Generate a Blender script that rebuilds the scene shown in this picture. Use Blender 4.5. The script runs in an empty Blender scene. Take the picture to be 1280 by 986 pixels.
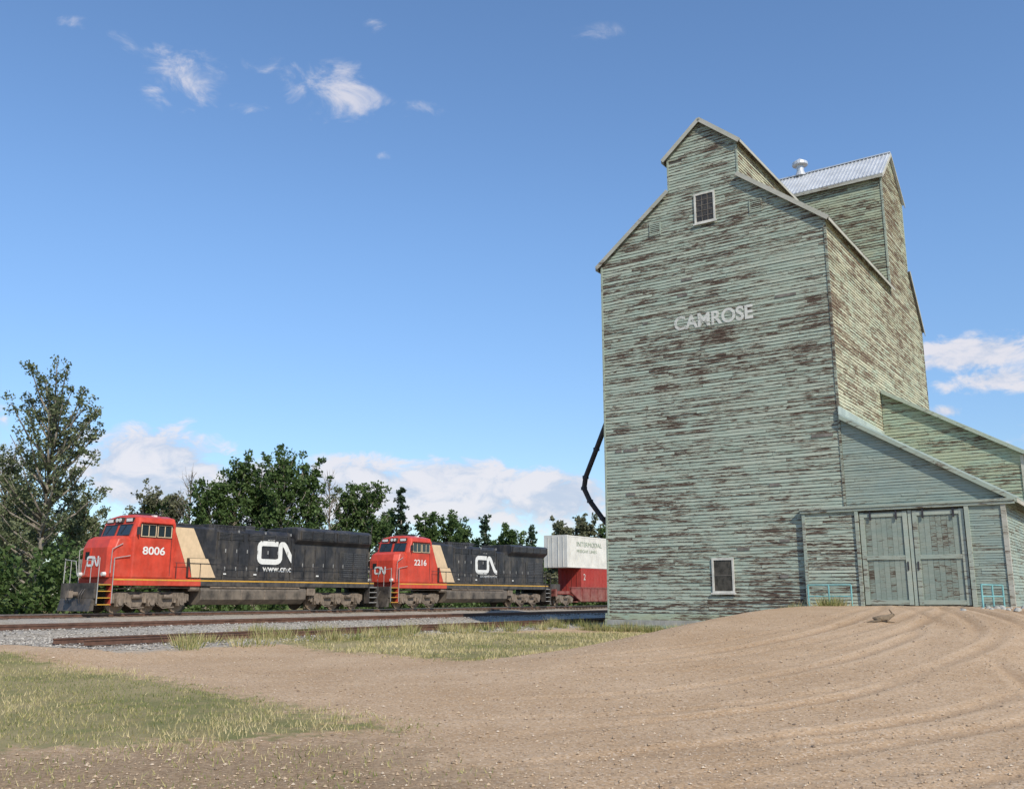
import bpy, math, random
import numpy as np
import bmesh
from mathutils import Vector
random.seed(7); rng=np.random.default_rng(7)
SC=bpy.context.scene; COL=SC.collection
TX,TY=.5678,.8231            # direction of the tracks
def W2(A,B): return (TY*A+TX*B, -TX*A+TY*B)
ANG=math.atan2(TY,TX)        # rot so that local x = along track
# ------------------------------------------------------------------ node helpers
class NT:
    def __init__(s,nt): s.nt=nt; s.n=nt.nodes; s.l=nt.links
    def node(s,t,**k):
        n=s.n.new(t)
        for a,b in k.items(): setattr(n,a,b)
        return n
    def put(s,sock,v):
        if isinstance(v,bpy.types.NodeSocket): s.l.new(v,sock)
        else: sock.default_value=v
    def m(s,op,a,b=0.0,c=None,clamp=False):
        n=s.node('ShaderNodeMath',operation=op); n.use_clamp=clamp
        s.put(n.inputs[0],a); s.put(n.inputs[1],b)
        if c is not None: s.put(n.inputs[2],c)
        return n.outputs[0]
    def mix(s,f,a,b,bt='MIX'):
        n=s.node('ShaderNodeMix',data_type='RGBA',blend_type=bt)
        s.put(n.inputs[0],f)
        s.put(n.inputs[6],a if not isinstance(a,tuple) else (*a[:3],1)); s.put(n.inputs[7],b if not isinstance(b,tuple) else (*b[:3],1))
        return n.outputs[2]
    def noise(s,vec,scale,detail=4,rough=.55,dist=0):
        n=s.node('ShaderNodeTexNoise'); s.put(n.inputs['Vector'],vec)
        n.inputs['Scale'].default_value=scale; n.inputs['Detail'].default_value=detail
        n.inputs['Roughness'].default_value=rough; n.inputs['Distortion'].default_value=dist
        return n.outputs[0]
    def vor(s,vec,scale):
        n=s.node('ShaderNodeTexVoronoi'); s.put(n.inputs['Vector'],vec); n.inputs['Scale'].default_value=scale
        return n
    def map(s,vec,sc,loc=(0,0,0)):
        n=s.node('ShaderNodeMapping'); s.put(n.inputs[0],vec); n.inputs['Scale'].default_value=sc; n.inputs['Location'].default_value=loc
        return n.outputs[0]
    def ramp(s,f,stops):
        n=s.node('ShaderNodeValToRGB'); s.put(n.inputs[0],f)
        e=n.color_ramp.elements
        while len(e)<len(stops): e.new(.5)
        for i,(p,c) in enumerate(stops):
            e[i].position=p; e[i].color=(*c,1) if not isinstance(c,(int,float)) else (c,c,c,1)
        return n.outputs[0]
    def sstep(s,v,a,b):
        n=s.node('ShaderNodeMapRange',interpolation_type='SMOOTHSTEP'); s.put(n.inputs[0],v)
        n.inputs[1].default_value=a; n.inputs[2].default_value=b; return n.outputs[0]
    def attr(s,name):
        n=s.node('ShaderNodeAttribute'); n.attribute_name=name; return n.outputs['Fac']
    def bump(s,h,st,dist=.02):
        n=s.node('ShaderNodeBump'); n.inputs['Strength'].default_value=st; n.inputs['Distance'].default_value=dist
        s.put(n.inputs['Height'],h); return n.outputs[0]
def newmat(name):
    m=bpy.data.materials.new(name); m.use_nodes=True
    t=NT(m.node_tree); p=[n for n in t.n if n.type=='BSDF_PRINCIPLED'][0]
    return m,t,p
def pmat(name,col,rough=.6,metal=0,var=.2,scale=2.5,bump=0,dust=0,spec=.4,em=0):
    m,t,p=newmat(name); tc=t.node('ShaderNodeTexCoord').outputs['Object']
    n=t.noise(tc,scale,4,.65)
    n2=t.noise(t.map(tc,(1,1,.25)),scale*4,2)
    f=t.m('ADD',t.m('MULTIPLY',n,.7),t.m('MULTIPLY',n2,.3))
    f=t.sstep(f,.3,.7)
    c=t.mix(f,tuple(x*(1-var) for x in col),tuple(min(1,x*(1+var)) for x in col))
    if dust:
        c=t.mix(t.m('MULTIPLY',t.sstep(t.noise(t.map(tc,(1,1,.4)),1.3,5,.7),.42,.75),dust),c,(.24,.20,.15))
        sz=t.node('ShaderNodeSeparateXYZ'); t.l.new(tc,sz.inputs[0])
        c=t.mix(t.m('MULTIPLY',t.m('MULTIPLY',t.sstep(sz.outputs[2],2.9,.3),t.sstep(n,.25,.7)),dust*1.2),c,(.26,.21,.16))
    t.put(p.inputs['Base Color'],c)
    t.put(p.inputs['Roughness'],t.m('ADD',t.m('MULTIPLY',f,.16),rough-.08)); p.inputs['Metallic'].default_value=metal
    p.inputs['Specular IOR Level'].default_value=spec
    if bump: t.put(p.inputs['Normal'],t.bump(t.noise(tc,scale*6,4),bump))
    return m
# ------------------------------------------------------------------ mesh builder
def empty(name,loc=(0,0,0),rz=0):
    o=bpy.data.objects.new(name,None); o.location=loc; o.rotation_euler=(0,0,rz); COL.objects.link(o); return o
class MB:
    def __init__(s): s.v=[];s.f=[];s.m=[];s.r=[]
    def add(s,vs,fs,mi=0,r=None):
        o=len(s.v); s.v+=[tuple(v) for v in vs]; s.f+=[tuple(i+o for i in f) for f in fs]; s.m+=[mi]*len(fs)
        s.r+=[random.random() if r is None else r]*len(fs)
    def box(s,x0,x1,y0,y1,z0,z1,mi=0):
        s.add([(x0,y0,z0),(x1,y0,z0),(x1,y1,z0),(x0,y1,z0),(x0,y0,z1),(x1,y0,z1),(x1,y1,z1),(x0,y1,z1)],
              [(0,3,2,1),(4,5,6,7),(0,1,5,4),(1,2,6,5),(2,3,7,6),(3,0,4,7)],mi)
    def cyl(s,p0,p1,r0,r1=None,n=12,mi=0):
        r1=r0 if r1 is None else r1
        p0=Vector(p0);p1=Vector(p1);d=(p1-p0).normalized()
        u=d.orthogonal().normalized();w=d.cross(u)
        vs=[];
        for p,r in((p0,r0),(p1,r1)):
            for i in range(n):
                a=2*math.pi*i/n; vs.append(p+u*math.cos(a)*r+w*math.sin(a)*r)
        fs=[(i,(i+1)%n,n+(i+1)%n,n+i) for i in range(n)]+[tuple(range(n-1,-1,-1)),tuple(range(n,2*n))]
        s.add(vs,fs,mi)
    def tube(s,pts,r,n=6,mi=0):
        for a,b in zip(pts[:-1],pts[1:]): s.cyl(a,b,r,r,n,mi)
    def prism(s,poly,axis,h0,h1,mi=0):
        n=len(poly)
        def P(p,h):
            return (h,p[0],p[1]) if axis=='x' else (p[0],h,p[1]) if axis=='y' else (p[0],p[1],h)
        s.add([P(p,h0) for p in poly]+[P(p,h1) for p in poly],
              [(i,(i+1)%n,n+(i+1)%n,n+i) for i in range(n)]+[tuple(range(n-1,-1,-1)),tuple(range(n,2*n))],mi)
    def loft(s,rings,mi=0):
        n=len(rings[0]); vs=[p for r in rings for p in r]; fs=[]
        for k in range(len(rings)-1):
            for i in range(n): fs.append((k*n+i,k*n+(i+1)%n,(k+1)*n+(i+1)%n,(k+1)*n+i))
        fs+=[tuple(range(n-1,-1,-1)),tuple((len(rings)-1)*n+i for i in range(n))]
        s.add(vs,fs,mi)
    def obj(s,name,parent,mats,smooth=False,bevel=0,recalc=True,loc=(0,0,0)):
        me=bpy.data.meshes.new(name); me.from_pydata(s.v,[],s.f)
        if not isinstance(mats,(list,tuple)): mats=[mats]
        for m in mats: me.materials.append(m)
        me.polygons.foreach_set('material_index',s.m)
        a=me.attributes.new('rnd','FLOAT','FACE'); a.data.foreach_set('value',s.r)
        if recalc:
            bm=bmesh.new(); bm.from_mesh(me); bmesh.ops.recalc_face_normals(bm,faces=bm.faces); bm.to_mesh(me); bm.free()
        if smooth:
            for p in me.polygons: p.use_smooth=True
        o=bpy.data.objects.new(name,me); COL.objects.link(o); o.location=loc
        if parent: o.parent=parent
        if bevel:
            b=o.modifiers.new('bev','BEVEL'); b.width=bevel; b.segments=2; b.limit_method='ANGLE'; b.angle_limit=.7
        return o
def fastmesh(name,V,k,mats,parent=None,attrs=None,midx=None):
    me=bpy.data.meshes.new(name); nv=len(V); nf=nv//k
    me.vertices.add(nv); me.vertices.foreach_set('co',np.ascontiguousarray(V,dtype=np.float32).ravel())
    me.loops.add(nv); me.loops.foreach_set('vertex_index',np.arange(nv,dtype=np.int32))
    me.polygons.add(nf); me.polygons.foreach_set('loop_start',np.arange(0,nv,k,dtype=np.int32))
    me.update(calc_edges=True)
    for m in (mats if isinstance(mats,list) else [mats]): me.materials.append(m)
    if attrs:
        for n,a in attrs.items():
            at=me.attributes.new(n,'FLOAT','FACE'); at.data.foreach_set('value',np.asarray(a,dtype=np.float32))
    o=bpy.data.objects.new(name,me); COL.objects.link(o)
    if parent: o.parent=parent
    return o
def text(name,s,parent,mat,loc,width,height,rot=(math.pi/2,0,0),bold=.0):
    c=bpy.data.curves.new(name,'FONT'); c.body=s; c.offset=bold
    o=bpy.data.objects.new(name,c); COL.objects.link(o)
    bpy.context.view_layer.update()
    me=bpy.data.meshes.new_from_object(o.evaluated_get(bpy.context.evaluated_depsgraph_get()))
    bpy.data.objects.remove(o)
    co=np.array([v.co for v in me.vertices]); mn=co.min(0);mx=co.max(0)
    for v in me.vertices:
        v.co.x=(v.co.x-mn[0])/(mx[0]-mn[0])*width; v.co.y=(v.co.y-mn[1])/(mx[1]-mn[1])*height; v.co.z=0
    me.materials.clear(); me.materials.append(mat)
    o=bpy.data.objects.new(name,me); COL.objects.link(o); o.location=loc; o.rotation_euler=rot; o.parent=parent
    return o
# ------------------------------------------------------------------ world
SUN=Vector((.46,-.89,0)).normalized(); EL=math.radians(40)
w=bpy.data.worlds.new("World"); SC.world=w; w.use_nodes=True
t=NT(w.node_tree); t.n.clear()
out=t.node('ShaderNodeOutputWorld'); bg=t.node('ShaderNodeBackground'); bg.inputs[1].default_value=.145
sky=t.node('ShaderNodeTexSky',sky_type='NISHITA'); sky.sun_disc=False; sky.sun_elevation=EL
sky.sun_rotation=math.atan2(SUN.x,SUN.y); sky.altitude=100; sky.air_density=1.05; sky.dust_density=.2; sky.ozone_density=1.5
tc=t.node('ShaderNodeTexCoord').outputs['Generated']
sp=t.node('ShaderNodeSeparateXYZ'); t.l.new(tc,sp.inputs[0])
az=t.m('ARCTAN2',sp.outputs[0],sp.outputs[1]); el=t.m('ARCSINE',sp.outputs[2])
tint=t.mix(t.sstep(el,.0,.42),(.68,.78,.92),(.90,1.08,1.26))
t.put(bg.inputs[0],t.mix(1.0,sky.outputs[0],tint,'MULTIPLY'))
F=1180;cP=.978;sP=.2088
def dirof(u,v):
    x=(u-640)/F;y=(493-v)/F; D=Vector((x,cP-y*sP,sP+y*cP)).normalized()
    return math.atan2(D.x,D.y),math.asin(D.z)
wisps=[(168,62,42,16,.85),(234,98,58,38,1.0),(308,136,34,12,.9),(340,92,45,25,.65),(426,122,72,38,1.1),(508,132,54,15,.8),(474,197,14,9,.9),(465,26,22,14,.7),(95,32,30,10,.5),(745,42,40,12,.3)]
cums=[(190,590,100,60,1.35),(20,560,40,30,.8),(330,625,100,50,1.1),(445,612,90,44,1.4),(570,616,120,46,1.4),(690,622,100,42,1.3),(1215,442,80,24,1.0),(1250,474,70,18,.8),(1180,514,28,9,.8),(1400,560,120,50,1),(-80,560,100,70,1.1)]
def blobs(L):
    tot=None
    for u,v,ru,rv,k in L:
        a0,e0=dirof(u,v)
        dx=t.m('DIVIDE',t.m('SUBTRACT',az,a0),ru/F); dy=t.m('DIVIDE',t.m('SUBTRACT',el,e0),rv/F)
        d=t.m('SQRT',t.m('ADD',t.m('MULTIPLY',dx,dx),t.m('MULTIPLY',dy,dy)))
        b=t.m('MULTIPLY',t.m('SUBTRACT',1.25,d,clamp=False),k); b=t.m('MAXIMUM',b,0)
        tot=b if tot is None else t.m('MAXIMUM',tot,b)
    return tot
n1=t.noise(t.map(tc,(1,1,1.7)),22,7,.62,.5)
bw=blobs(wisps); bc=blobs(cums)
wm=t.m('ADD',bw,t.m('MULTIPLY',t.m('SUBTRACT',n1,.5),4.2))
wa=t.m('MULTIPLY',t.m('MULTIPLY',t.sstep(wm,.3,1.8),.72),t.sstep(bw,0,.3))
cm=t.m('ADD',bc,t.m('MULTIPLY',t.m('SUBTRACT',n1,.5),2.6))
ca=t.m('MULTIPLY',t.m('MULTIPLY',t.sstep(cm,.25,.85),.85),t.sstep(bc,0,.3))
al=t.m('MAXIMUM',wa,ca,clamp=True)
cb=t.node('ShaderNodeBackground'); cb.inputs[1].default_value=.92
t.put(cb.inputs[0],t.mix(t.sstep(n1,.36,.60),(.60,.67,.82),(.93,.89,.92)))
ms=t.node('ShaderNodeMixShader'); t.put(ms.inputs[0],al); t.l.new(bg.outputs[0],ms.inputs[1]); t.l.new(cb.outputs[0],ms.inputs[2])
t.l.new(ms.outputs[0],out.inputs[0])
SD=Vector((SUN.x*math.cos(EL),SUN.y*math.cos(EL),math.sin(EL)))
sl=bpy.data.lights.new('sun','SUN'); sl.energy=4.4; sl.angle=math.radians(.5); sl.color=(1,.93,.80)
so=bpy.data.objects.new('sun',sl); COL.objects.link(so); so.rotation_euler=SD.to_track_quat('Z','Y').to_euler(); so.location=(20,-20,40)
# ------------------------------------------------------------------ camera
cam=bpy.data.cameras.new('camera'); co=bpy.data.objects.new('camera',cam); COL.objects.link(co)
cam.sensor_width=36; cam.lens=F/1280*36; cam.clip_end=8000; co.location=(0,0,1.7); co.rotation_euler=(math.radians(90+12.05),0,0)
SC.camera=co
SC.view_settings.view_transform='Standard'; SC.view_settings.look='None'; SC.view_settings.exposure=0
# ------------------------------------------------------------------ terrain
def sst(a,b,x):
    q=np.clip((x-a)/(b-a),0,1); return q*q*(3-2*q)
G1=[(-12,23),(-6.9,19.1),(-2.8,14.4),(-1.5,12.9),(-3.25,11.8),(-5.75,11.0),(-30,8.5),(-60,8),(-60,48),(-30,34.5)]
G2=[(-7.6,28.9),(-3.3,24.8),(-.7,22.6),(2.35,26),(5.6,30.5),(7.3,36.5),(4,38.6),(-2,36.2),(-5,32)]
G3=[(-30,8.5),(-5.75,11),(-3.2,11.8),(-1.6,12.4),(.2,9),(-.5,4),(-30,2)]
def sdf(poly,X,Y):
    d=np.full(X.shape,1e9); ins=np.zeros(X.shape,bool); n=len(poly)
    for i in range(n):
        x0,y0=poly[i];x1,y1=poly[(i+1)%n]; ex,ey=x1-x0,y1-y0
        q=np.clip(((X-x0)*ex+(Y-y0)*ey)/(ex*ex+ey*ey),0,1)
        d=np.minimum(d,np.hypot(X-x0-q*ex,Y-y0-q*ey))
        c=((y0>Y)!=(y1>Y))&(X<(x1-x0)*(Y-y0)/((y1-y0) if y1!=y0 else 1e-9)+x0); ins^=c
    return np.where(ins,d,-d)
def catmull(P,n=12):
    P=[np.array(p,float) for p in P]; P=[2*P[0]-P[1]]+P+[2*P[-1]-P[-2]]; o=[]
    for i in range(1,len(P)-2):
        for k in range(n):
            q=k/n;a,b,c,d=P[i-1:i+3]
            o.append(.5*((2*b)+(c-a)*q+(2*a-5*b+4*c-d)*q*q+(3*b-a-3*c+d)*q**3))
    o.append(P[-2]); return np.array(o)
RUTS=[[(13.2,32),(11,27),(7,21.5),(2,18.4),(-3,18.7),(-9,22),(-16,27.5),(-26,35)],
      [(13.6,32),(11.5,24),(9.5,17),(8.2,11.5),(8,4)],
      [(14.2,30),(11,21),(6,14.5),(-.5,11),(-6,7)],
      [(14.6,27),(12.5,19),(8.5,13.3),(3.5,9.8),(-1,7)],
      [(14.9,24),(12.0,16.5),(7.4,12.2),(2.5,10.3),(-3,8.4)],
      [(12.6,31),(8.5,24.5),(3.5,20.2),(-2,20),(-9,23.6),(-17,30)],
      [(13,29),(9.5,21),(4,15.7),(-1,14.6),(-5.5,18.2),(-12,24.5),(-24,34)]]
def smooth_noise(X,Y,seed,sc):
    r=np.random.default_rng(seed); o=np.zeros(X.shape)
    for i in range(9):
        a=r.uniform(0,2*math.pi); f=sc*r.uniform(.6,1.8); o+=np.sin((X*math.cos(a)+Y*math.sin(a))*f+r.uniform(0,6.28))
    return o/9
def height(X,Y,ruts=False):
    X=np.asarray(X,float);Y=np.asarray(Y,float)
    A=TY*X-TX*Y; B=TX*X+TY*Y
    base=.3*sst(8,32,Y)
    S=sst(9,33,B)
    L0=-14.5; L1=-10.6+.04*np.clip(34-B,0,30)
    Wm=sst(0,1,(A-L0)/(L1-L0))*(1-sst(-3.6,1.6,A))
    z=base+1.06*S*Wm*(1-sst(36.5,39,B))
    prof=np.interp(-A,[20,22.3,26,27.5,31,32.2,35.3,37,42.5,44,47.6,49.5,56],[.34,.42,.42,.33,.36,.55,.55,.4,.45,.66,.66,.3,.2])
    k=sst(19,22.3,-A); z=z*(1-k)+prof*k
    far=sst(60,200,np.hypot(X,Y)); z=z*(1-far)+.15*far
    z=z+.025*smooth_noise(X,Y,3,1.1)*sst(3,8,Y)+.012*smooth_noise(X,Y,4,4)
    return z
def rutfield(X,Y):
    o=np.zeros(X.shape)
    near=(np.abs(X)<35)&(Y>0)&(Y<45)
    x=X[near];y=Y[near]; acc=np.zeros(x.shape)
    for j,P in enumerate(RUTS):
        C=catmull(P); T=np.gradient(C,axis=0); T/=np.linalg.norm(T,axis=1)[:,None]; N=np.stack([-T[:,1],T[:,0]],1)
        mod=np.clip(.55+1.1*smooth_noise(x,y,50+j,.45),.05,1)
        for sg in(-.85,.85):
            Q=C+N*sg; d=np.full(x.shape,1e9)
            for i in range(len(Q)-1):
                e=Q[i+1]-Q[i]; q=np.clip(((x-Q[i,0])*e[0]+(y-Q[i,1])*e[1])/(e@e),0,1)
                d=np.minimum(d,np.hypot(x-Q[i,0]-q*e[0],y-Q[i,1]-q*e[1]))
            d=d+.03*smooth_noise(x,y,70+j,5)
            v=((1.0 if j<5 else .6)*np.exp(-(d/.13)**2)-.45*np.exp(-((d-.26)/.09)**2))*mod
            acc=np.where(np.abs(v)>np.abs(acc),v,acc)
    o[near]=acc*(.4+.6*sst(-4,5,x)); return o
def axis(lo,hi,st,far):
    a=list(np.arange(lo,hi,st)); s=st;x=a[-1]
    while x<far: s*=1.16; x+=s; a.append(x)
    s=st;x=a[0];b=[]
    while x>-far: s*=1.16; x-=s; b.append(x)
    return np.array(b[::-1]+a)
xs=axis(-13,17,.13,4500); ys=axis(6.5,40,.13,4500)
XX,YY=np.meshgrid(xs,ys); RT=rutfield(XX,YY)
ZZ=height(XX,YY)-.05*RT
nx,ny=len(xs),len(ys)
V=np.stack([XX.ravel(),YY.ravel(),ZZ.ravel()],1)
idx=np.arange(nx*ny).reshape(ny,nx)
Fq=np.stack([idx[:-1,:-1].ravel(),idx[:-1,1:].ravel(),idx[1:,1:].ravel(),idx[1:,:-1].ravel()],1)
me=bpy.data.meshes.new('ground'); me.vertices.add(len(V)); me.vertices.foreach_set('co',V.astype(np.float32).ravel())
me.loops.add(Fq.size); me.loops.foreach_set('vertex_index',Fq.astype(np.int32).ravel())
me.polygons.add(len(Fq)); me.polygons.foreach_set('loop_start',np.arange(0,Fq.size,4,dtype=np.int32)); me.update(calc_edges=True)
me.polygons.foreach_set('use_smooth',np.ones(len(Fq),bool))
AA=TY*XX-TX*YY; BB=TX*XX+TY*YY
gd=np.maximum(sdf(G1,XX,YY),sdf(G2,XX,YY))
gd=np.maximum(gd,-AA-51); gd=np.maximum(gd,np.hypot(XX,YY)-140); gd=np.maximum(gd,AA-14)
gd=np.clip(gd,-5,5)
bal=np.clip(np.minimum((-AA)-21.3,51-(-AA)),-3,3)
bal=np.where((BB<14)&(-AA<29),np.minimum(bal,-.3+(-AA-29)*.2),bal)
br=np.clip(sdf(G3,XX,YY),-3,3)
for n,a in(('gd',gd),('bal',bal),('rut',RT),('br',br)):
    at=me.attributes.new(n,'FLOAT','POINT'); at.data.foreach_set('value',a.astype(np.float32).ravel())
m,t,p=newmat('ground_gravel_grass')
tc=t.node('ShaderNodeTexCoord').outputs['Object']
nb=t.noise(tc,.35,4,.6); nm=t.noise(tc,2.2,5,.65); nf=t.noise(tc,16,5,.75); vo=t.vor(tc,38)
dirt=t.mix(t.sstep(nb,.3,.7),(.45,.30,.175),(.54,.38,.24))
dirt=t.mix(t.m('MULTIPLY',t.sstep(nm,.45,.75),.35),dirt,(.38,.25,.145))
dirt=t.mix(t.sstep(nf,.3,.6),t.mix(1,dirt,(.80,.77,.74),'MULTIPLY'),dirt)
spk=t.node('ShaderNodeSeparateColor'); t.l.new(vo.outputs['Color'],spk.inputs[0])
dirt=t.mix(t.sstep(spk.outputs[0],.78,.9),dirt,t.mix(.5,dirt,(.66,.53,.40)))
dirt=t.mix(t.m('MULTIPLY',t.sstep(spk.outputs[1],.84,.92),.6),dirt,(.24,.165,.105))
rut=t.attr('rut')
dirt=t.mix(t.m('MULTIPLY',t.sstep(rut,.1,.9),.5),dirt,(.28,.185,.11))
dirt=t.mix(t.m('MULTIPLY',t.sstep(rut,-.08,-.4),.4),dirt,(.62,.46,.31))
brm=t.sstep(t.m('ADD',t.attr('br'),t.m('MULTIPLY',t.m('SUBTRACT',nm,.5),3)),-.8,1.2)
dirt=t.mix(t.m('MULTIPLY',brm,.75),dirt,t.mix(t.sstep(nf,.38,.62),(.18,.12,.07),(.33,.235,.145)))
ball=t.mix(spk.outputs[2],(.20,.18,.155),(.52,.47,.40))
ball=t.mix(t.m('MULTIPLY',t.sstep(nb,.4,.65),.5),ball,(.42,.34,.24))
ball=t.mix(t.m('MULTIPLY',t.sstep(nm,.48,.62),.35),ball,(.17,.15,.12))
bm_=t.sstep(t.m('ADD',t.attr('bal'),t.m('MULTIPLY',t.m('SUBTRACT',nm,.5),1.6)),-.35,.35)
col=t.mix(bm_,dirt,ball)
gr=t.mix(t.sstep(nm,.35,.65),(.27,.22,.11),(.18,.18,.07))
gr=t.mix(t.m('MULTIPLY',t.sstep(nb,.4,.65),.85),gr,(.35,.28,.15))
gr=t.mix(t.m('MULTIPLY',t.sstep(nf,.48,.70),.45),gr,(.12,.11,.04))
gn=t.m('ADD',t.m('MULTIPLY',t.m('SUBTRACT',nm,.5),2.8),t.m('MULTIPLY',t.m('SUBTRACT',nf,.5),1.8))
gm=t.sstep(t.m('ADD',t.attr('gd'),gn),-.25,.45)
col=t.mix(gm,col,gr)
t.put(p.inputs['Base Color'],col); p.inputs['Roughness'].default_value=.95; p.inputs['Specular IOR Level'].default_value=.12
hh=t.m('ADD',t.m('MULTIPLY',vo.outputs['Distance'],-.3),t.m('MULTIPLY',nf,1.0))
t.put(p.inputs['Normal'],t.bump(hh,.6,.035))
me.materials.append(m); go=bpy.data.objects.new('ground',me); COL.objects.link(go)
oc=np.array([(1,0,0),(0,1,0),(-1,0,0),(0,-1,0),(0,0,.7),(0,0,-.5)],float)
fc=np.array([(0,1,4),(1,2,4),(2,3,4),(3,0,4),(1,0,5),(2,1,5),(3,2,5),(0,3,5)])
def stones_at(X,Y,Z,s):
    n=len(X); J=oc[None]*(1+rng.uniform(-.35,.35,(n,6,3))); th=rng.uniform(0,6.28,n)
    x=J[...,0]*np.cos(th)[:,None]-J[...,1]*np.sin(th)[:,None]; y=J[...,0]*np.sin(th)[:,None]+J[...,1]*np.cos(th)[:,None]
    P=np.stack([x,y,J[...,2]],-1)*s[:,None,None]+np.stack([X,Y,Z+s*.3],1)[:,None,:]
    return P[:,fc,:].reshape(-1,3)
def scatter_stones():
    N=30000
    d=6.5+rng.random(N)**1.6*22; a=rng.uniform(-.62,.62,N); X=d*np.sin(a);Y=d*np.cos(a)
    keep=(np.maximum(sdf(G1,X,Y),sdf(G2,X,Y))<-.1); X=X[keep];Y=Y[keep]; n=len(X)
    Z=height(X,Y)-.05*rutfield(X,Y)
    s=np.minimum(rng.gamma(2.0,.0038,n)+.003,.03)
    m,t,p=newmat('stones'); c=t.ramp(t.attr('rnd'),[(0,(.20,.145,.10)),(.35,(.38,.27,.17)),(.8,(.48,.36,.24)),(1,(.58,.48,.37))])
    t.put(p.inputs['Base Color'],c); p.inputs['Roughness'].default_value=.9
    fastmesh('gravel',stones_at(X,Y,Z,s),3,m,attrs={'rnd':np.repeat(rng.random(n),8)})
    N=34000; A=-rng.uniform(21.6,37,N); B=rng.uniform(2,62,N)
    k=~((B<14)&(-A<29)); A=A[k];B=B[k]; X=TY*A+TX*B; Y=-TX*A+TY*B; n=len(X)
    s=rng.uniform(.02,.05,n); Z=height(X,Y)
    m,t,p=newmat('ballast_stones'); c=t.ramp(t.attr('rnd'),[(0,(.13,.115,.10)),(.4,(.30,.27,.235)),(.85,(.43,.39,.33)),(1,(.52,.48,.42))])
    t.put(p.inputs['Base Color'],c); p.inputs['Roughness'].default_value=.9
    fastmesh('track_ballast',stones_at(X,Y,Z,s),3,m,attrs={'rnd':np.repeat(rng.random(n),8)})
scatter_stones()
def grass(poly,N,hmin,hmax,bb,thr=-.1,wd=.006,dry=0,gap=-.32):
    X=rng.uniform(bb[0],bb[1],N);Y=rng.uniform(bb[2],bb[3],N)
    s=sdf(poly,X,Y)+smooth_noise(X,Y,11,2.5)*.9+rng.normal(0,.25,N)
    k=(s>thr)&(smooth_noise(X,Y,31,3.1)+rng.normal(0,.3,N)>gap); X=X[k];Y=Y[k];n=len(X); Z=height(X,Y)
    pat=smooth_noise(X,Y,21,1.2)
    h=rng.uniform(hmin,hmax,n)*(1+.7*pat); th=rng.uniform(0,6.28,n); wv=wd*rng.uniform(.7,1.6,n)
    lx=rng.normal(0,.45,n)*h;ly=rng.normal(0,.45,n)*h
    P=np.empty((n,3,3)); P[:,0]=np.stack([X-np.cos(th)*wv,Y-np.sin(th)*wv,Z-.01],1)
    P[:,1]=np.stack([X+np.cos(th)*wv,Y+np.sin(th)*wv,Z-.01],1); P[:,2]=np.stack([X+lx,Y+ly,Z+h],1)
    r=np.clip(.52+dry+.6*pat+rng.normal(0,.24,n),0,1)
    return P.reshape(-1,3),r
gmat,t,p=newmat('grass_blades')
c=t.ramp(t.attr('rnd'),[(0,(.09,.125,.03)),(.35,(.19,.20,.065)),(.65,(.36,.31,.14)),(1,(.52,.43,.24))])
t.put(p.inputs['Base Color'],c); p.inputs['Roughness'].default_value=.8; p.inputs['Specular IOR Level'].default_value=.15
a=grass(G1,140000,.025,.08,(-22,0,9.5,32),dry=.06); b=grass(G2,60000,.03,.11,(-9,9,21,40),wd=.010,dry=.2,gap=-.12)
c_=grass(G3,9000,.02,.07,(-9,1,6,13),thr=.3)
def weeds(pts,nb,h,rad):
    P=[];R=[]
    for (x,y) in pts:
        n=nb; X=x+rng.normal(0,rad,n);Y=y+rng.normal(0,rad,n);Z=height(X,Y);hh=h*rng.uniform(.4,1.2,n)*random.uniform(.6,1.3);th=rng.uniform(0,6.28,n);wv=rng.uniform(.006,.016,n)
        lx=(X-x)*.5+rng.normal(0,.2,n)*hh;ly=(Y-y)*.5+rng.normal(0,.2,n)*hh
        Q=np.empty((n,3,3));Q[:,0]=np.stack([X-np.cos(th)*wv,Y-np.sin(th)*wv,Z-.02],1);Q[:,1]=np.stack([X+np.cos(th)*wv,Y+np.sin(th)*wv,Z-.02],1);Q[:,2]=np.stack([X+lx,Y+ly,Z+hh],1)
        P.append(Q.reshape(-1,3));R.append(np.clip(rng.normal(.5,.25,n)+rng.normal(0,.15),0,1))
    return np.concatenate(P),np.concatenate(R)
wp=[]
for i in range(60):
    A=random.uniform(-22.8,-21.2);B=random.uniform(15,38); wp.append(W2(A,B))
for i in range(60): wp.append(W2(random.uniform(-20.5,-11.5),random.uniform(34.8,35.95)))
for i in range(8): wp.append(W2(random.uniform(-10.8,-9.4),random.uniform(34.2,35.4)))
for x,y in [(-8.9,32.0),(-8.3,31.6),(-8.0,32.2),(-8.6,32.6),(-6.9,33),(-6.4,33.4),(-6.6,33.8)]: wp+=[(x,y),(x+.2,y+.15)]
d_=weeds(wp,70,.34,.16)
GV=np.concatenate([a[0],b[0],c_[0],d_[0]]);GR=np.concatenate([a[1],b[1],c_[1],d_[1]])
fastmesh('grass',GV,3,gmat,attrs={'rnd':GR})
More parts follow.
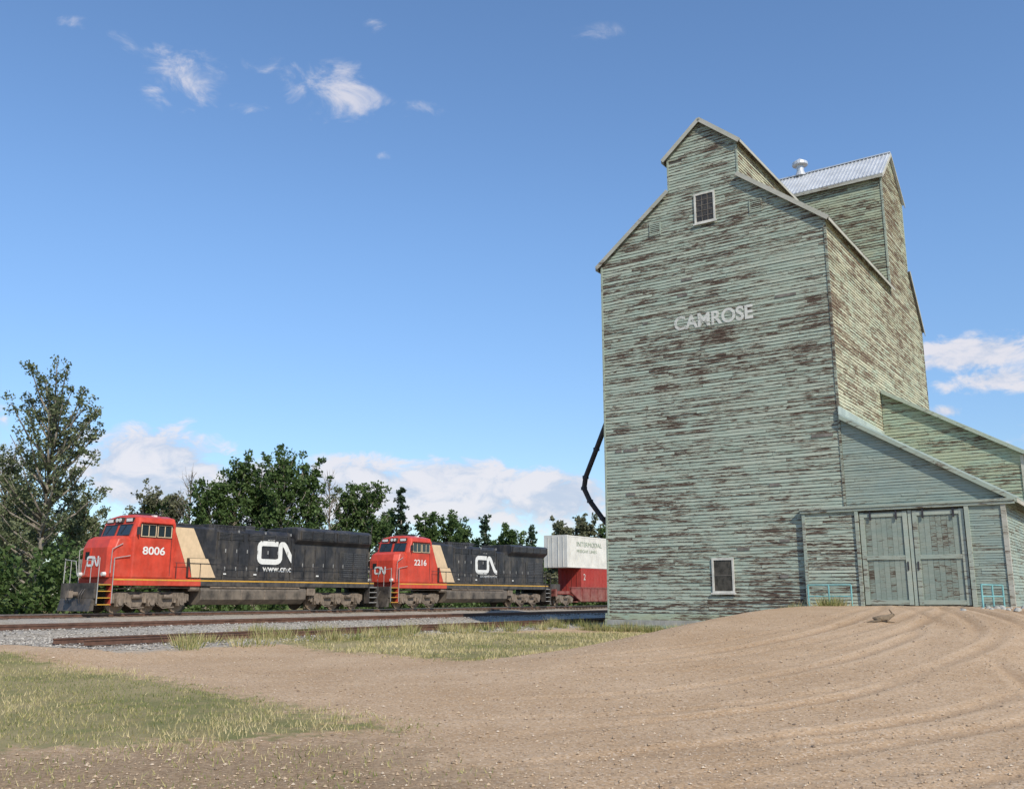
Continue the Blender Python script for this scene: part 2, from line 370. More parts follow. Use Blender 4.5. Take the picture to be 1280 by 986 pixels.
# ------------------------------------------------------------------ tracks
steel=pmat('rail_steel',(.15,.08,.055),.6,.3,.3); steel_top=pmat('rail_head',(.35,.3,.27),.35,.8)
tiem=pmat('tie_wood',(.14,.105,.08),.9,0,.4)
def track(name,A0,zr,B0,B1,shiny):
    e=empty(name,(*W2(A0,B0),0),ANG); L=B1-B0
    mb=MB()
    for sg in(-.7175,.7175):
        mb.box(0,L,sg-.035,sg+.035,zr-.04,zr,0 if not shiny else 1); mb.box(0,L,sg-.01,sg+.01,zr-.13,zr-.04,0); mb.box(0,L,sg-.07,sg+.07,zr-.15,zr-.13,0)
    mb.obj('rails',e,[steel,steel_top])
    mb=MB(); x=.2
    while x<L:
        j=random.uniform(-.05,.05); mb.box(x,x+.22,-1.3+j,1.3+j,zr-.35,zr-.15); x+=.56
    mb.obj('ties',e,tiem)
track('railway_track',-45.72,.85,-90,260,True)
track('railway_track',-33.7,.72,-90,200,False)
track('railway_track',-24.2,.60,14.5,160,False)
# ------------------------------------------------------------------ locomotive
blk=pmat('loco_black',(.028,.028,.031),.42,0,.4,2,dust=.32); red=pmat('loco_red',(.54,.055,.028),.4,0,.2,1.5,dust=.18)
crm=pmat('loco_cream',(.68,.50,.31),.5,0,.1,dust=.14); glass=pmat('glass',(.02,.03,.035),.08,0,.1,spec=.8)
trk=pmat('truck_grime',(.19,.15,.115),.75,.05,.45,3,bump=.3); yel=pmat('safety_yellow',(.60,.33,.04),.5,dust=.1)
wht=pmat('white_paint',(.72,.71,.67),.5,0,.1); lampm=pmat('headlamp',(.8,.8,.75),.15,.3); gril=pmat('grille',(.085,.085,.088),.6,.3,.5,12)
whl=pmat('wheel_steel',(.24,.18,.13),.55,.3,.3); tankm=pmat('tank_grime',(.07,.06,.052),.6,0,.4,1.5,dust=.5)
mir=pmat('handrail_grey',(.36,.35,.33),.5,.1)
LM=[blk,red,crm,glass,trk,yel,wht,lampm,gril,whl,tankm,mir]
def chaikin(P,n=3):
    for _ in range(n):
        Q=[P[0]]
        for a,b in zip(P[:-1],P[1:]):
            Q+=[(a[0]*.75+b[0]*.25,a[1]*.75+b[1]*.25),(a[0]*.25+b[0]*.75,a[1]*.25+b[1]*.75)]
        Q.append(P[-1]);P=Q
    return P
def cnlogo(parent,x0,z0,w,h,y,front=False):
    P=chaikin([(1.02,1),(.5,1),(0,1),(0,.5),(0,0),(.5,0),(1.15,0),(1.15,.5),(1.15,1),(1.38,1),(1.62,.5),(1.9,0),(2.2,0),(2.2,.5),(2.2,1.12)],2)
    P=[np.array((x0+a/2.2*w,z0+b*h)) for a,b in P]; hw=.14*h*1.05; mb=MB(); L=[];R=[]
    for i,pp in enumerate(P):
        tg=P[min(i+1,len(P)-1)]-P[max(i-1,0)]; tg/=np.linalg.norm(tg); n=np.array((-tg[1],tg[0]))*hw
        L.append(pp+n);R.append(pp-n)
    def q(p): return (y,-p[0],p[1]) if front else (p[0],y,p[1])
    for i in range(len(P)-1):
        mb.add([q(L[i]),q(L[i+1]),q(R[i+1]),q(R[i])],[(0,1,2,3)],0)
    mb.obj('logo',parent,wht)
def bogie(mb,xc,wb=1.83,n=3,r=.53,zo=0,mi=4,long=True):
    for k in range(n):
        x=xc+(k-(n-1)/2)*wb
        for sy in(-1,1):
            mb.cyl((x,sy*.66,r),(x,sy*.79,r),r,r,24,9); mb.cyl((x,sy*.79,r),(x,sy*.83,r),r*.8,r*.35,16,9)
            mb.box(x-.2,x+.2,min(sy*.95,sy*1.28),max(sy*.95,sy*1.28),r-.18,r+.22,mi); mb.cyl((x,sy*1.28,r),(x,sy*1.36,r),.15,.15,12,mi)
            if long:
                for dx in(-.33,.33): mb.cyl((x+dx,sy*1.15,r-.02),(x+dx,sy*1.15,r+.42),.09,.09,8,mi)
        mb.cyl((x,-.7,r),(x,.7,r),.09,.09,8,mi)
    hl=(n-1)/2*wb+.55
    for sy in(-1,1):
        pts=[(xc-hl,r+.05),(xc-hl,r+.42),(xc-hl+.4,r+.5)]
        for k in range(n-1):
            xm=xc+(k-(n-2)/2)*wb
            pts+=[(xm-.5,r+.5),(xm-.3,r+.4),(xm+.3,r+.4),(xm+.5,r+.5)]
        pts+=[(xc+hl-.4,r+.5),(xc+hl,r+.42),(xc+hl,r+.05),(xc+hl-.25,r+.2)]
        for k in range(n-2,-1,-1):
            xm=xc+(k-(n-2)/2)*wb
            pts+=[(xm+.55,r+.18),(xm+.35,r-.22),(xm-.35,r-.22),(xm-.55,r+.18)]
        pts+=[(xc-hl+.25,r+.2)]
        y0,y1=(sy*1.02,sy*1.16); mb.prism(pts,'y',min(y0,y1),max(y0,y1),mi)
        for k in range(n-1):
            xm=xc+(k-(n-2)/2)*wb
            mb.cyl((xm-.25,sy*1.3,r+.3),(xm+.3,sy*1.3,r+.3),.11,.11,10,mi)
            mb.tube([(xm-.6,sy*1.22,r-.05),(xm-.2,sy*1.25,r-.3),(xm+.5,sy*1.25,r-.25)],.03,6,mi)
    mb.box(xc-hl+.1,xc+hl-.1,-.9,.9,r+.2,r+.55,mi)
def locomotive(name,s0,num,ge):
    X,Y=W2(-45.72,27.6+s0); e=empty(name,(X,Y,.85),ANG)
    Z0=1.78
    mb=MB()
    def ring(x0,w,c,z,xb): return [(xb,-w,z),(x0+c,-w,z),(x0,-w+c*1.3,z),(x0,w-c*1.3,z),(x0+c,w,z),(xb,w,z)]
    mb.loft([ring(.78,1.40,.26,Z0,2.1),ring(.80,1.40,.26,3.3,2.1),ring(.96,1.36,.28,3.72,2.1),ring(1.25,1.26,.3,3.9,2.1)],1)
    def cr(x0,w,z,xb=4.45): return [(xb,-w,z),(x0+.12,-w,z),(x0,-w+.22,z),(x0,w-.22,z),(x0+.12,w,z),(xb,w,z)]
    mb.loft([cr(1.85,1.54,Z0),cr(1.85,1.54,3.88),cr(2.1,1.54,4.62),cr(2.2,1.38,4.92),cr(2.4,.75,5.08)],1)
    mb.obj('cab',e,LM,bevel=.05)
    mb=MB()
    f=lambda z,o:1.85+(z-3.88)/.74*.25-o
    for y0,y1 in((-1.2,-.12),(.12,1.2)):
        mb.add([(f(3.98,.012),y0,3.98),(f(3.98,.012),y1,3.98),(f(4.52,.012),y1,4.52),(f(4.52,.012),y0,4.52)],[(0,1,2,3)],3)
        for a,b in(((3.96,y0),(3.96,y1)),((4.54,y0),(4.54,y1)),((3.96,y0),(4.54,y0)),((3.96,y1),(4.54,y1))):
            mb.cyl((f(a[0],.02),a[1],a[0]),(f(b[0],.02),b[1],b[0]),.022,.022,6,0)
        mb.cyl((f(4.5,.03),(y0+y1)/2,4.5),(f(4.06,.035),(y0+y1)/2+.25,4.06),.012,.012,5,0)
    for sy in(-1,1):
        for x0,x1 in((2.34,3.2),(3.32,4.16)):
            y=sy*1.543; mb.box(x0-.06,x1+.06,min(y,y+sy*.02),max(y,y+sy*.02),3.86,4.56,0)
            y=sy*1.565; mb.box(x0,x1,min(y,y+sy*.01),max(y,y+sy*.01),3.92,4.50,3)
            for xx in(x0,(x0+x1)/2,x1): mb.box(xx-.02,xx+.02,min(y,y+sy*.022),max(y,y+sy*.022),3.90,4.52,2)
            for zz in(3.90,4.50): mb.box(x0-.02,x1+.02,min(y,y+sy*.018),max(y,y+sy*.018),zz,zz+.035,2)
        mb.box(2.3,4.2,min(sy*1.54,sy*1.74),max(sy*1.54,sy*1.74),4.61,4.65,1)
        mb.box(2.05,2.11,min(sy*1.59,sy*1.79),max(sy*1.59,sy*1.79),3.98,4.38,0)
        mb.box(4.2,4.23,min(sy*1.543,sy*1.55),max(sy*1.543,sy*1.55),1.9,4.4,0)
        mb.box(2.06,2.25,min(sy*.55,sy*1.15),max(sy*.55,sy*1.15),4.66,4.88,0); mb.box(2.045,2.062,min(sy*.6,sy*1.1),max(sy*.6,sy*1.1),4.69,4.85,6)
        mb.cyl((.60,sy*1.05,1.95),(.78,sy*1.05,1.95),.1,.12,12,7)
        mb.tube([(.83,sy*1.42,2.0),(.83,sy*1.46,3.2),(1.4,sy*1.46,3.5)],.02,6,11)
    mb.box(2.0,2.25,-.3,.3,4.64,4.92,0)
    for y in(-.14,.14): mb.cyl((1.96,y,4.78),(2.01,y,4.78),.10,.10,12,7)
    mb.box(.762,.81,.35,.9,Z0+.05,3.3,1); mb.box(.755,.78,.44,.8,2.7,3.1,3)
    mb.box(2.9,4.1,-.45,.45,5.05,5.22,0); mb.cyl((2.8,.9,4.95),(3.3,.9,5.15),.06,.1,8,0); mb.cyl((3.9,-.9,4.95),(3.9,-.9,5.35),.02,.02,6,0)
    for y in(-.2,-.05,.1): mb.cyl((4.3,y,5.12),(3.9-.15*y,y,5.18),.03,.07,8,0)
    mb.box(3.4,3.6,-1.0,-.75,4.95,5.1,6)
    mb.obj('cab_windows_and_lights',e,LM)
    cnlogo(e,-.55,2.4,.95,.42,.752,front=True)
    mb=MB(); hw=1.12; top=4.68 if not ge else 4.62
    pr=lambda w,z1,ch:[(-w,Z0),(-w,z1-ch),(-w+ch,z1),(w-ch,z1),(w,z1-ch),(w,Z0)]
    mb.prism(pr(1.22,4.66,.12),'x',4.45,7.4,0); mb.prism(pr(hw,top,.2),'x',7.4,13.1,0)
    mb.prism(pr(1.16,4.35,.1),'x',13.1,20.0,0)
    if ge: mb.prism([(-1.16,4.05),(-1.56,4.36),(-1.56,4.84),(-1.35,4.96),(1.35,4.96),(1.56,4.84),(1.56,4.36),(1.16,4.05)],'x',14.6,20.1,0)
    else: mb.prism([(-1.16,4.0),(-1.48,4.25),(-1.48,4.85),(-1.22,5.02),(1.22,5.02),(1.48,4.85),(1.48,4.25),(1.16,4.0)],'x',13.3,19.9,0)
    mb.obj('hood',e,LM,bevel=.04)
    mb=MB()
    for sy in(-1,1):
        def side(x0,x1,z0,z1,w,pr_,mi):
            y=sy*w; mb.box(x0,x1,min(y,y+sy*pr_),max(y,y+sy*pr_),z0,z1,mi)
        x=7.5
        while x<12.9: side(x+.04,x+.70,1.95,3.95,hw,.03,0); side(x+.6,x+.65,2.3,2.5,hw+.03,.03,11); side(x+.6,x+.65,3.3,3.5,hw+.03,.03,11); x+=.78
        x=13.3
        while x<17: side(x+.04,x+.78,1.95,3.7,1.16,.03,0); side(x+.7,x+.74,2.6,2.85,1.19,.03,11); x+=.88
        def grid(x0,x1,z0,z1,w,ns):
            side(x0,x1,z0,z1,w,.015,8)
            for i in range(ns): zz=z0+(i+.5)*(z1-z0)/ns; side(x0,x1,zz-.012,zz+.012,w+.015,.035,0)
            nv=max(1,int((x1-x0)/.9))
            for i in range(nv+1): xx=x0+(x1-x0)*i/nv; side(xx-.03,xx+.03,z0-.02,z1+.02,w+.0151,.045,0)
        grid(7.6,9.4,4.02,4.42,hw,5); grid(9.8,12.8,4.05,4.40,hw,4)
        grid(17.2,19.8,2.0,3.6,1.165,12)
        if ge: grid(14.8,19.9,4.40,4.80,1.56,4)
        else: grid(13.6,16.4,4.32,4.80,1.48,6); grid(16.7,19.6,4.32,4.80,1.48,6)
        side(5.5,7.38,1.85,2.9,1.22,.2,0)
        for x in(7.2,9.0,11.0,13.0): side(x,x+.04,4.45,4.60,hw-.05,.10,11)
        mb.tube([(7.6,sy*(hw-.1),top+.02),(7.6,sy*(hw-.1),top+.12),(12.8,sy*(hw-.1),top+.12),(12.8,sy*(hw-.1),top)],.018,6,0)
        for x in(8.0,10.2,15.2): side(x,x+.22,2.05,2.13,1.2,.004,6)
    mb.box(7.0,9.6,-1.0,1.0,4.55,4.86,0); mb.box(10.2,10.9,-.3,.3,4.65,4.98,8); mb.box(4.7,6.6,-1.0,1.0,4.6,4.76,0)
    for x in(5.2,6.1): mb.cyl((x,0,4.7),(x,0,4.84),.4,.4,20,8)
    for x in((14.4,16.4,18.4) if not ge else (17.2,)): mb.cyl((x,0,4.9),(x,0,5.10 if not ge else 5.05),.7,.7,24,8)
    for i in range(10): mb.box(7.1+i*.25,7.14+i*.25,-1.02,-1.0,4.60,4.84,8)
    mb.cyl((11.9,.6,4.6),(12.3,.6,4.95),.08,.12,8,0)
    mb.obj('hood_doors_and_grilles',e,LM)
    mb=MB()
    for sy in(-1,1):
        y=sy*1.227
        def quad(P,mi,yy): mb.add([(a,yy,b) for a,b in P],[(0,1,2,3)],mi)
        lo=Z0+.01; hi=4.53
        k0=0 if not ge else .25
        # red / cream / black slanted scheme; slope continues over the stepped box
        rx=lambda z:5.75+k0-(z-lo)/(hi-lo)*1.2      # red-cream edge
        cx=lambda z:7.36-(z-lo)/(hi-lo)*1.55        # cream-black edge
        quad([(4.46,lo),(rx(lo),lo),(rx(hi),hi),(4.46,hi)],1,y)
        quad([(rx(lo)+.01,lo),(cx(lo),lo),(cx(hi),hi),(rx(hi)+.01,hi)],2,y)
        if rx(1.86)>5.53: quad([(5.51,1.86),(max(5.52,rx(1.86)),1.86),(5.52,2.45 if not ge else 2.88),(5.51,2.45 if not ge else 2.88)],1,sy*1.426)
        quad([(max(5.53,rx(1.86)+.01),1.86),(cx(1.86),1.86),(cx(2.88),2.88),(5.53,2.88)],2,sy*1.426)
    mb.obj('paint_bands',e,LM)
    mb=MB()
    mb.box(.95,6.3,-1.5,1.5,1.40,Z0-.004,1); mb.box(6.3,20.2,-1.5,1.5,1.40,Z0-.004,0)
    for sy in(-1,1):
        y=sy*1.5; mb.box(.95,20.2,min(y,y+sy*.008),max(y,y+sy*.008),1.65,1.72,5)
    for xe,dr in((0,1),(20.7,-1)):
        def bx(x0,x1,y0,y1,z0,z1,mi):
            a,b=xe+dr*x0,xe+dr*x1; mb.box(min(a,b),max(a,b),y0,y1,z0,z1,mi)
        bx(.12,.97,-1.1,1.1,1.38,1.48,0); bx(0,.12,-1.48,1.48,.75,1.5,0)
        P=[(xe+dr*.1,.15),(xe-dr*.18,.12),(xe-dr*.02,.74),(xe+dr*.1,.74)]
        mb.prism(P,'y',-1.4,1.4,0)
        hr=11 if dr==1 else 0
        for sy in(-1,1):
            for k,z in enumerate((.42,.75,1.08,1.4)):
                a,b=sorted((sy*1.1,sy*1.5)); bx(.2,.9,a,b,z,z+.035,0); a,b=sorted((sy*1.5,sy*1.512)); bx(.2,.9,a,b,z,z+.04,5 if dr==1 else 11)
            a,b=sorted((sy*1.08,sy*1.5)); bx(.9,.96,a,b,.4,1.4,1 if dr==1 else 0); bx(.14,.2,a,b,.4,1.5,0)
            for xx in(.14,.95): mb.tube([(xe+dr*xx,sy*1.53,.5),(xe+dr*xx,sy*1.53,2.75)],.024,6,hr)
            mb.tube([(xe+dr*.1,sy*1.5,2.7),(xe+dr*.1,sy*.5,2.6),(xe+dr*.1,sy*.3,1.9)],.02,6,hr)
            mb.tube([(xe+dr*.1,sy*.9,1.45),(xe+dr*.1,sy*.9,2.65)],.02,6,hr)
        mb.cyl((xe+dr*.3,0,.95),(xe-dr*.35,0,.95),.12,.12,10,4); mb.box(min(xe-dr*.3,xe-dr*.52),max(xe-dr*.3,xe-dr*.52),-.17,.17,.78,1.12,4)
        for y in(-.7,-.5,.5,.7): mb.tube([(xe-dr*.02,y,1.2),(xe-dr*.2,y,.9),(xe-dr*.15,y*.9,.5)],.025,6,0)
    for sy in(-1,1):
        xs_=[4.7+i*1.55 for i in range(10)]+[19.9]
        for x in xs_: mb.cyl((x,sy*1.46,Z0-.01),(x,sy*1.46,2.62),.018,.018,6,0)
        mb.tube([(4.6,sy*1.46,2.62),(20.0,sy*1.46,2.62)],.015,6,0)
        mb.tube([(1.0,sy*1.46,Z0),(1.0,sy*1.46,2.75),(1.85,sy*1.5,2.9)],.022,6,11)
    mb.obj('frame_and_steps',e,LM)
    mb=MB(); x0,x1=6.4,14.2
    mb.prism([(-1.05,.38),(-1.42,.66),(-1.45,1.15),(-1.35,1.39),(1.35,1.39),(1.45,1.15),(1.42,.66),(1.05,.38)],'x',x0,x1,10)
    for x in(7.6,9.2,10.9,12.6): mb.prism([(-1.06,.37),(-1.435,.65),(-1.465,1.16),(-1.3,1.38),(1.3,1.38),(1.465,1.16),(1.435,.65),(1.06,.37)],'x',x,x+.07,4)
    o=mb.obj('fuel_tank',e,LM,bevel=.03)
    mb=MB()
    for sy in(-1,1):
        mb.cyl((7.0,sy*1.42,1.33),(13.6,sy*1.42,1.33),.06,.06,8,4); mb.box(14.3,15.0,min(sy*1.1,sy*1.4),max(sy*1.1,sy*1.4),.9,1.38,4)
        mb.cyl((5.7,sy*1.3,1.25),(6.3,sy*1.3,1.25),.14,.14,10,4)
        mb.tube([(1.0,sy*1.2,1.2),(2.4,sy*1.3,1.28),(5.9,sy*1.3,1.3)],.03,6,4)
    bogie(mb,3.45); bogie(mb,17.1)
    mb.obj('trucks',e,LM)
    text('number',num,e,wht,(2.5,-1.554,2.98),1.35,.42,bold=.02)
    cnlogo(e,10.6,2.86,3.1,1.08,-1.158) if not ge else cnlogo(e,10.4,2.7,2.9,1.08,-1.158)
    text('lettering','www.cn.ca' if not ge else 'CANADIAN NATIONAL',e,wht,(10.9,-1.158,2.28),2.5,.26 if not ge else .16,bold=.02)
    text('number',num,e,wht,(11.2,-1.155,4.08),.6,.12)
    return e
locomotive('diesel_locomotive',0,'8006',False)
locomotive('diesel_locomotive',21.75,'2216',True)
# ------------------------------------------------------------------ well cars
cw=pmat('container_white',(.66,.64,.58),.55,0,.1,1,dust=.2); cr_=pmat('container_red',(.36,.04,.03),.55,0,.15,dust=.15); wc=pmat('well_car_red',(.22,.035,.03),.6,0,.25,dust=.35)
crt=pmat('container_grey',(.35,.36,.36),.5); grn=pmat('faded_lettering',(.30,.36,.26),.7); cbl=pmat('container_blue',(.04,.10,.28),.5,0,.15,dust=.2)
def container(e,x0,L,z0,mat,nm):
    mb=MB(); h=2.85; mb.box(x0,x0+L,-1.2,1.2,z0+.02,z0+h)
    mb.box(x0-.02,x0+.14,-1.23,1.23,z0,z0+h+.02);mb.box(x0+L-.14,x0+L+.02,-1.23,1.23,z0,z0+h+.02)
    for z in(z0,z0+h-.12): mb.box(x0+.142,x0+L-.142,-1.226,1.226,z,z+.12)
    x=x0+.35
    while x<x0+L-.3: mb.box(x,x+.11,-1.222,1.222,z0+.122,z0+h-.122); x+=.28
    for y in(-.8,-.3,.3,.8): mb.cyl((x0-.05,y,z0+.1),(x0-.05,y,z0+h-.1),.02,.02,6)
    return mb.obj(nm,e,mat)
def wellcar(s,topm,botm,lab):
    X,Y=W2(-45.72,27.6+s); e=empty('well_car',(X,Y,.85),ANG); mb=MB()
    L=21.6
    for sy in(-1,1):
        a,b=sorted((sy*1.3,sy*1.45)); mb.prism([(2.6,1.2),(4.2,.4),(L-4.2,.4),(L-2.6,1.2),(L-2.6,1.55),(2.6,1.55)],'y',a,b,0)
        a,b=sorted((sy*1.24,sy*1.5)); mb.box(2.5,L-2.5,a,b,1.552,1.66,0)
        x=4.5
        while x<L-4: a,b=sorted((sy*1.452,sy*1.5)); mb.box(x,x+.1,a,b,.45,1.55,0); x+=1.4
    for a,b in((0,3.6),(L-3.6,L)): mb.box(a,b,-1.28,1.28,1.05,1.3,0); mb.box(a+ (0 if a==0 else 3.3),a+.3+(0 if a==0 else 3.3),-1.4,1.4,.85,1.45,0)
    mb.box(3.6,L-3.6,-1.25,1.25,.32,.42,0)
    for x in(.25,L-.25):
        mb.tube([(x,-1.4,1.0),(x,-1.4,2.4),(x,1.4,2.4),(x,1.4,1.0)],.03,6,2)
        for y in(-.7,0,.7): mb.cyl((x,y,1.4),(x,y,2.4),.02,.02,6,2)
    for x in(1.4,L-1.4): mb.box(x-.8,x+.8,-.5,.5,1.3,1.9,2)
    for x in(-.6,L+.05): mb.box(x,x+.55,-.12,.12,.8,1.0,1)
    bogie(mb,1.9,1.75,2,.45,mi=1,long=False); bogie(mb,L-1.9,1.75,2,.45,mi=1,long=False)
    for i in range(len(mb.m)):
        if mb.m[i]==9: mb.m[i]=1
    mb.obj('well_frame',e,[wc,trk,blk])
    container(e,4.7,12.2,.5,botm,'lower_container'); container(e,2.3,16.1,3.38,topm,'upper_container')
    if lab:
        text('lettering','INTERMODAL',e,grn,(4.0,-1.24,5.3),4.6,.42); text('lettering','FREIGHT LINES',e,grn,(4.0,-1.24,4.75),3.6,.26)
        text('lettering','2',e,cw,(5.1,-1.24,2.3),.35,.55)
wellcar(43.3,cw,cr_,True); wellcar(65.8,cw,cbl,False); wellcar(88.3,cbl,crt,False)
# ------------------------------------------------------------------ grain elevator
def weather(name,paint,paint2,wood,dark,thr=.70,stain=(.3,.3,.3),h=.135,z1=.75,edge=.08):
    m,t,p=newmat(name); tc=t.node('ShaderNodeTexCoord').outputs['Object']
    rn=t.attr('rnd')
    cmb=t.node('ShaderNodeCombineXYZ'); t.put(cmb.inputs[0],t.m('MULTIPLY',rn,37.0)); t.put(cmb.inputs[1],t.m('MULTIPLY',rn,17.0))
    va=t.node('ShaderNodeVectorMath',operation='ADD'); t.put(va.inputs[0],tc); t.put(va.inputs[1],cmb.outputs[0]); tcr=va.outputs[0]
    n1=t.noise(t.map(tcr,(1.3,1.3,11)),1,6,.74); n2=t.noise(tc,.22,3,.6); n3=t.noise(t.map(tcr,(3.6,3.6,50)),1,4,.7)
    n4=t.noise(t.map(tc,(1,1,2.6)),.8,5,.6)
    sz=t.node('ShaderNodeSeparateXYZ'); t.l.new(tc,sz.inputs[0])
    fr=t.m('FRACT',t.m('DIVIDE',t.m('SUBTRACT',sz.outputs[2],z1),h))
    v=t.m('ADD',t.m('ADD',t.m('MULTIPLY',n1,.62),t.m('MULTIPLY',n2,.22)),t.m('ADD',t.m('MULTIPLY',n3,.42),t.m('ADD',t.m('MULTIPLY',rn,.10),t.m('MULTIPLY',n4,.22))))
    v=t.m('ADD',v,t.m('MULTIPLY',t.m('SUBTRACT',.5,fr),edge))
    pc=t.mix(t.sstep(n4,.38,.62),paint,paint2)
    pc=t.mix(t.m('MULTIPLY',rn,.5),pc,t.mix(1,pc,(.76,.78,.76),'MULTIPLY'))
    pc=t.mix(t.m('MULTIPLY',t.sstep(n3,.4,.65),.5),pc,t.mix(1,pc,stain,'MULTIPLY'))
    wd=t.mix(t.sstep(n3,.35,.65),wood,tuple(x*.70 for x in wood))
    c=t.mix(t.sstep(v,thr,thr+.03),pc,wd)
    c=t.mix(t.m('MULTIPLY',t.sstep(v,thr+.03,thr+.06),.92),c,dark)
    if edge:
        seam=t.m('MULTIPLY',t.sstep(fr,.26,.05),t.sstep(n1,.44,.56))
        c=t.mix(t.m('MULTIPLY',seam,.62),c,dark)
    t.put(p.inputs['Base Color'],c); p.inputs['Roughness'].default_value=.88; p.inputs['Specular IOR Level'].default_value=.15
    t.put(p.inputs['Normal'],t.bump(t.m('ADD',t.m('MULTIPLY',t.sstep(v,thr,thr+.04),-.6),n3),.5,.008))
    return m
mfront=weather('weathered_green_siding',(.38,.44,.365),(.43,.46,.375),(.29,.26,.20),(.075,.048,.037),.802,(.76,.76,.70))
mside=weather('sunbleached_siding',(.55,.53,.39),(.46,.51,.39),(.41,.33,.22),(.15,.10,.07),.79,(.78,.74,.64))
mannex=weather('annex_siding',(.39,.42,.30),(.35,.43,.335),(.31,.27,.19),(.09,.065,.045),.812,(.74,.74,.66))
mshed=weather('shed_siding',(.29,.36,.325),(.34,.39,.33),(.26,.245,.195),(.10,.075,.055),.868,(.76,.76,.70),h=.105,z1=.3,edge=.03)
mdoor=weather('door_paint',(.27,.325,.285),(.32,.355,.30),(.25,.23,.18),(.08,.06,.045),.848,(.68,.68,.62),edge=0)
mbat=weather('door_batten_paint',(.37,.43,.37),(.42,.45,.38),(.29,.26,.21),(.09,.07,.05),.858,(.75,.75,.70),edge=0)
mtrim=weather('trim_paint',(.50,.48,.42),(.44,.43,.36),(.30,.25,.20),(.13,.095,.07),.86,(.8,.8,.8),edge=0)
mtrg=weather('green_trim',(.36,.42,.35),(.39,.43,.35),(.25,.22,.17),(.08,.055,.04),.81,(.75,.75,.72),edge=0)
mroof=pmat('old_shingles',(.19,.17,.15),.9,0,.35,2,bump=.3); mmetal=pmat('metal_roof',(.60,.61,.62),.45,.35,.12,1.2); mgrnr=pmat('green_metal_roof',(.46,.52,.46),.5,.2,.15,1.2)
mconc=pmat('concrete',(.36,.35,.31),.9,0,.25,1.5,bump=.4); mcore=pmat('wall_core',(.12,.11,.09),.9); mpipe=pmat('spout_steel',(.06,.055,.06),.55,.6,.3); mrail=pmat('turquoise_railing',(.18,.40,.40),.5,.1,.2)
EL_=empty('grain_elevator',(4.1,41.0,0),ANG-math.pi/2)
def xint(poly,z):
    r=[]
    for i in range(len(poly)):
        (x0,z0),(x1,z1)=poly[i],poly[(i+1)%len(poly)]
        if (z0-z)*(z1-z)<=0 and z0!=z1: r.append(x0+(z-z0)/(z1-z0)*(x1-x0))
    return min(r),max(r)
def siding(mb,poly,Pf,h=.135,off=.026,mi=0,seg=4.2,miss=.008):
    zs=[p[1] for p in poly]; z=min(zs); zm=max(zs)
    while z<zm-.02:
        zt=min(z+h,zm-.001)
        try: a0,a1=xint(poly,z+.002); b0,b1=xint(poly,zt-.002)
        except ValueError: z+=h; continue
        cuts=[0]; L=max(a1-a0,.01); q=random.uniform(0,seg)/L
        while q<1: cuts.append(q); q+=random.uniform(.4,1.4)*seg/L
        cuts.append(1)
        for c0,c1 in zip(cuts[:-1],cuts[1:]):
            if c1-c0<1e-4: continue
            if random.random()<miss and (c1-c0)*L<2.4: continue
            g=.004/L; o=off+random.uniform(-.005,.010); sag=random.uniform(-.006,.006)
            s2=sag+(random.uniform(-.014,.014) if miss else 0)
            x0,x1=a0+(a1-a0)*(c0+g),a0+(a1-a0)*(c1-g); y0,y1=b0+(b1-b0)*(c0+g),b0+(b1-b0)*(c1-g)
            r=random.random()
            mb.add([Pf(x0,z+sag,o),Pf(x1,z+s2,o),Pf(y1,zt,.004),Pf(y0,zt,.004)],[(0,1,2,3)],mi,r)
            mb.add([Pf(x0,z+sag,o),Pf(x1,z+s2,o),Pf(x1,z+s2,.001),Pf(x0,z+sag,.001)],[(0,1,2,3)],mi,r)
        z+=h
WD=10.1; Z1=.75; EV=16.47
front=[(0,Z1),(WD,Z1),(WD,EV),(6.65,19.2),(6.65,20.8),(5.05,22.15),(3.45,20.8),(3.45,19.2),(0,EV)]
sidep=[(0,Z1),(17.4,Z1),(17.4,15.9),(15.1,18.5),(15.1,22.5),(12.92,24.35),(10.75,22.5),(10.75,EV),(0,EV)]
mb=MB(); siding(mb,front,lambda u,z,o:(u,-o,z)); mb.obj('front_wall',EL_,mfront,recalc=False)
mb=MB(); siding(mb,sidep,lambda u,z,o:(WD+o,u,z)); siding(mb,sidep,lambda u,z,o:(-o,u,z)); mb.obj('side_walls',EL_,mside,recalc=False)
hh=[(0,16.3),(WD,16.3),(WD,22.5),(0,22.5)]
mb=MB(); siding(mb,hh,lambda u,z,o:(u,10.75-o,z)); siding(mb,[(0,Z1),(WD,Z1),(WD,15.9),(0,15.9)],lambda u,z,o:(u,17.4+o,z)); siding(mb,[(0,18.5),(WD,18.5),(WD,22.5),(0,22.5)],lambda u,z,o:(u,15.1+o,z)); mb.obj('headhouse_walls',EL_,mannex,recalc=False)
mb=MB()
siding(mb,[(0,19.0),(10.75,19.0),(10.75,20.8),(0,20.8)],lambda u,z,o:(6.65+o,u,z)); siding(mb,[(0,19.0),(10.75,19.0),(10.75,20.8),(0,20.8)],lambda u,z,o:(3.45-o,u,z)); mb.obj('cupola_walls',EL_,mside,recalc=False)
mb=MB(); i=.02
mb.prism([(i,.2),(WD-i,.2),(WD-i,EV-.02),(6.65-i,19.15),(6.65-i,20.78),(5.05,22.1),(3.45+i,20.78),(3.45+i,19.15),(i,EV-.02)],'y',0,10.8)
mb.box(i,WD-i,10.8,17.38,.2,15.88); mb.prism([(10.77,15.9),(15.08,15.9),(15.08,22.48),(12.92,24.3),(10.77,22.48)],'x',i,WD-i); mb.prism([(15.09,15.89),(17.38,15.89),(15.09,18.45)],'x',i,WD-i)
mb.obj('core',EL_,mcore)
mb=MB(); mb.prism([(-.12,0),(WD+.05,0),(WD+.02,.74),(-.03,.74)],'y',-.10,17.5); mb.obj('foundation',EL_,mconc)
mb=MB()
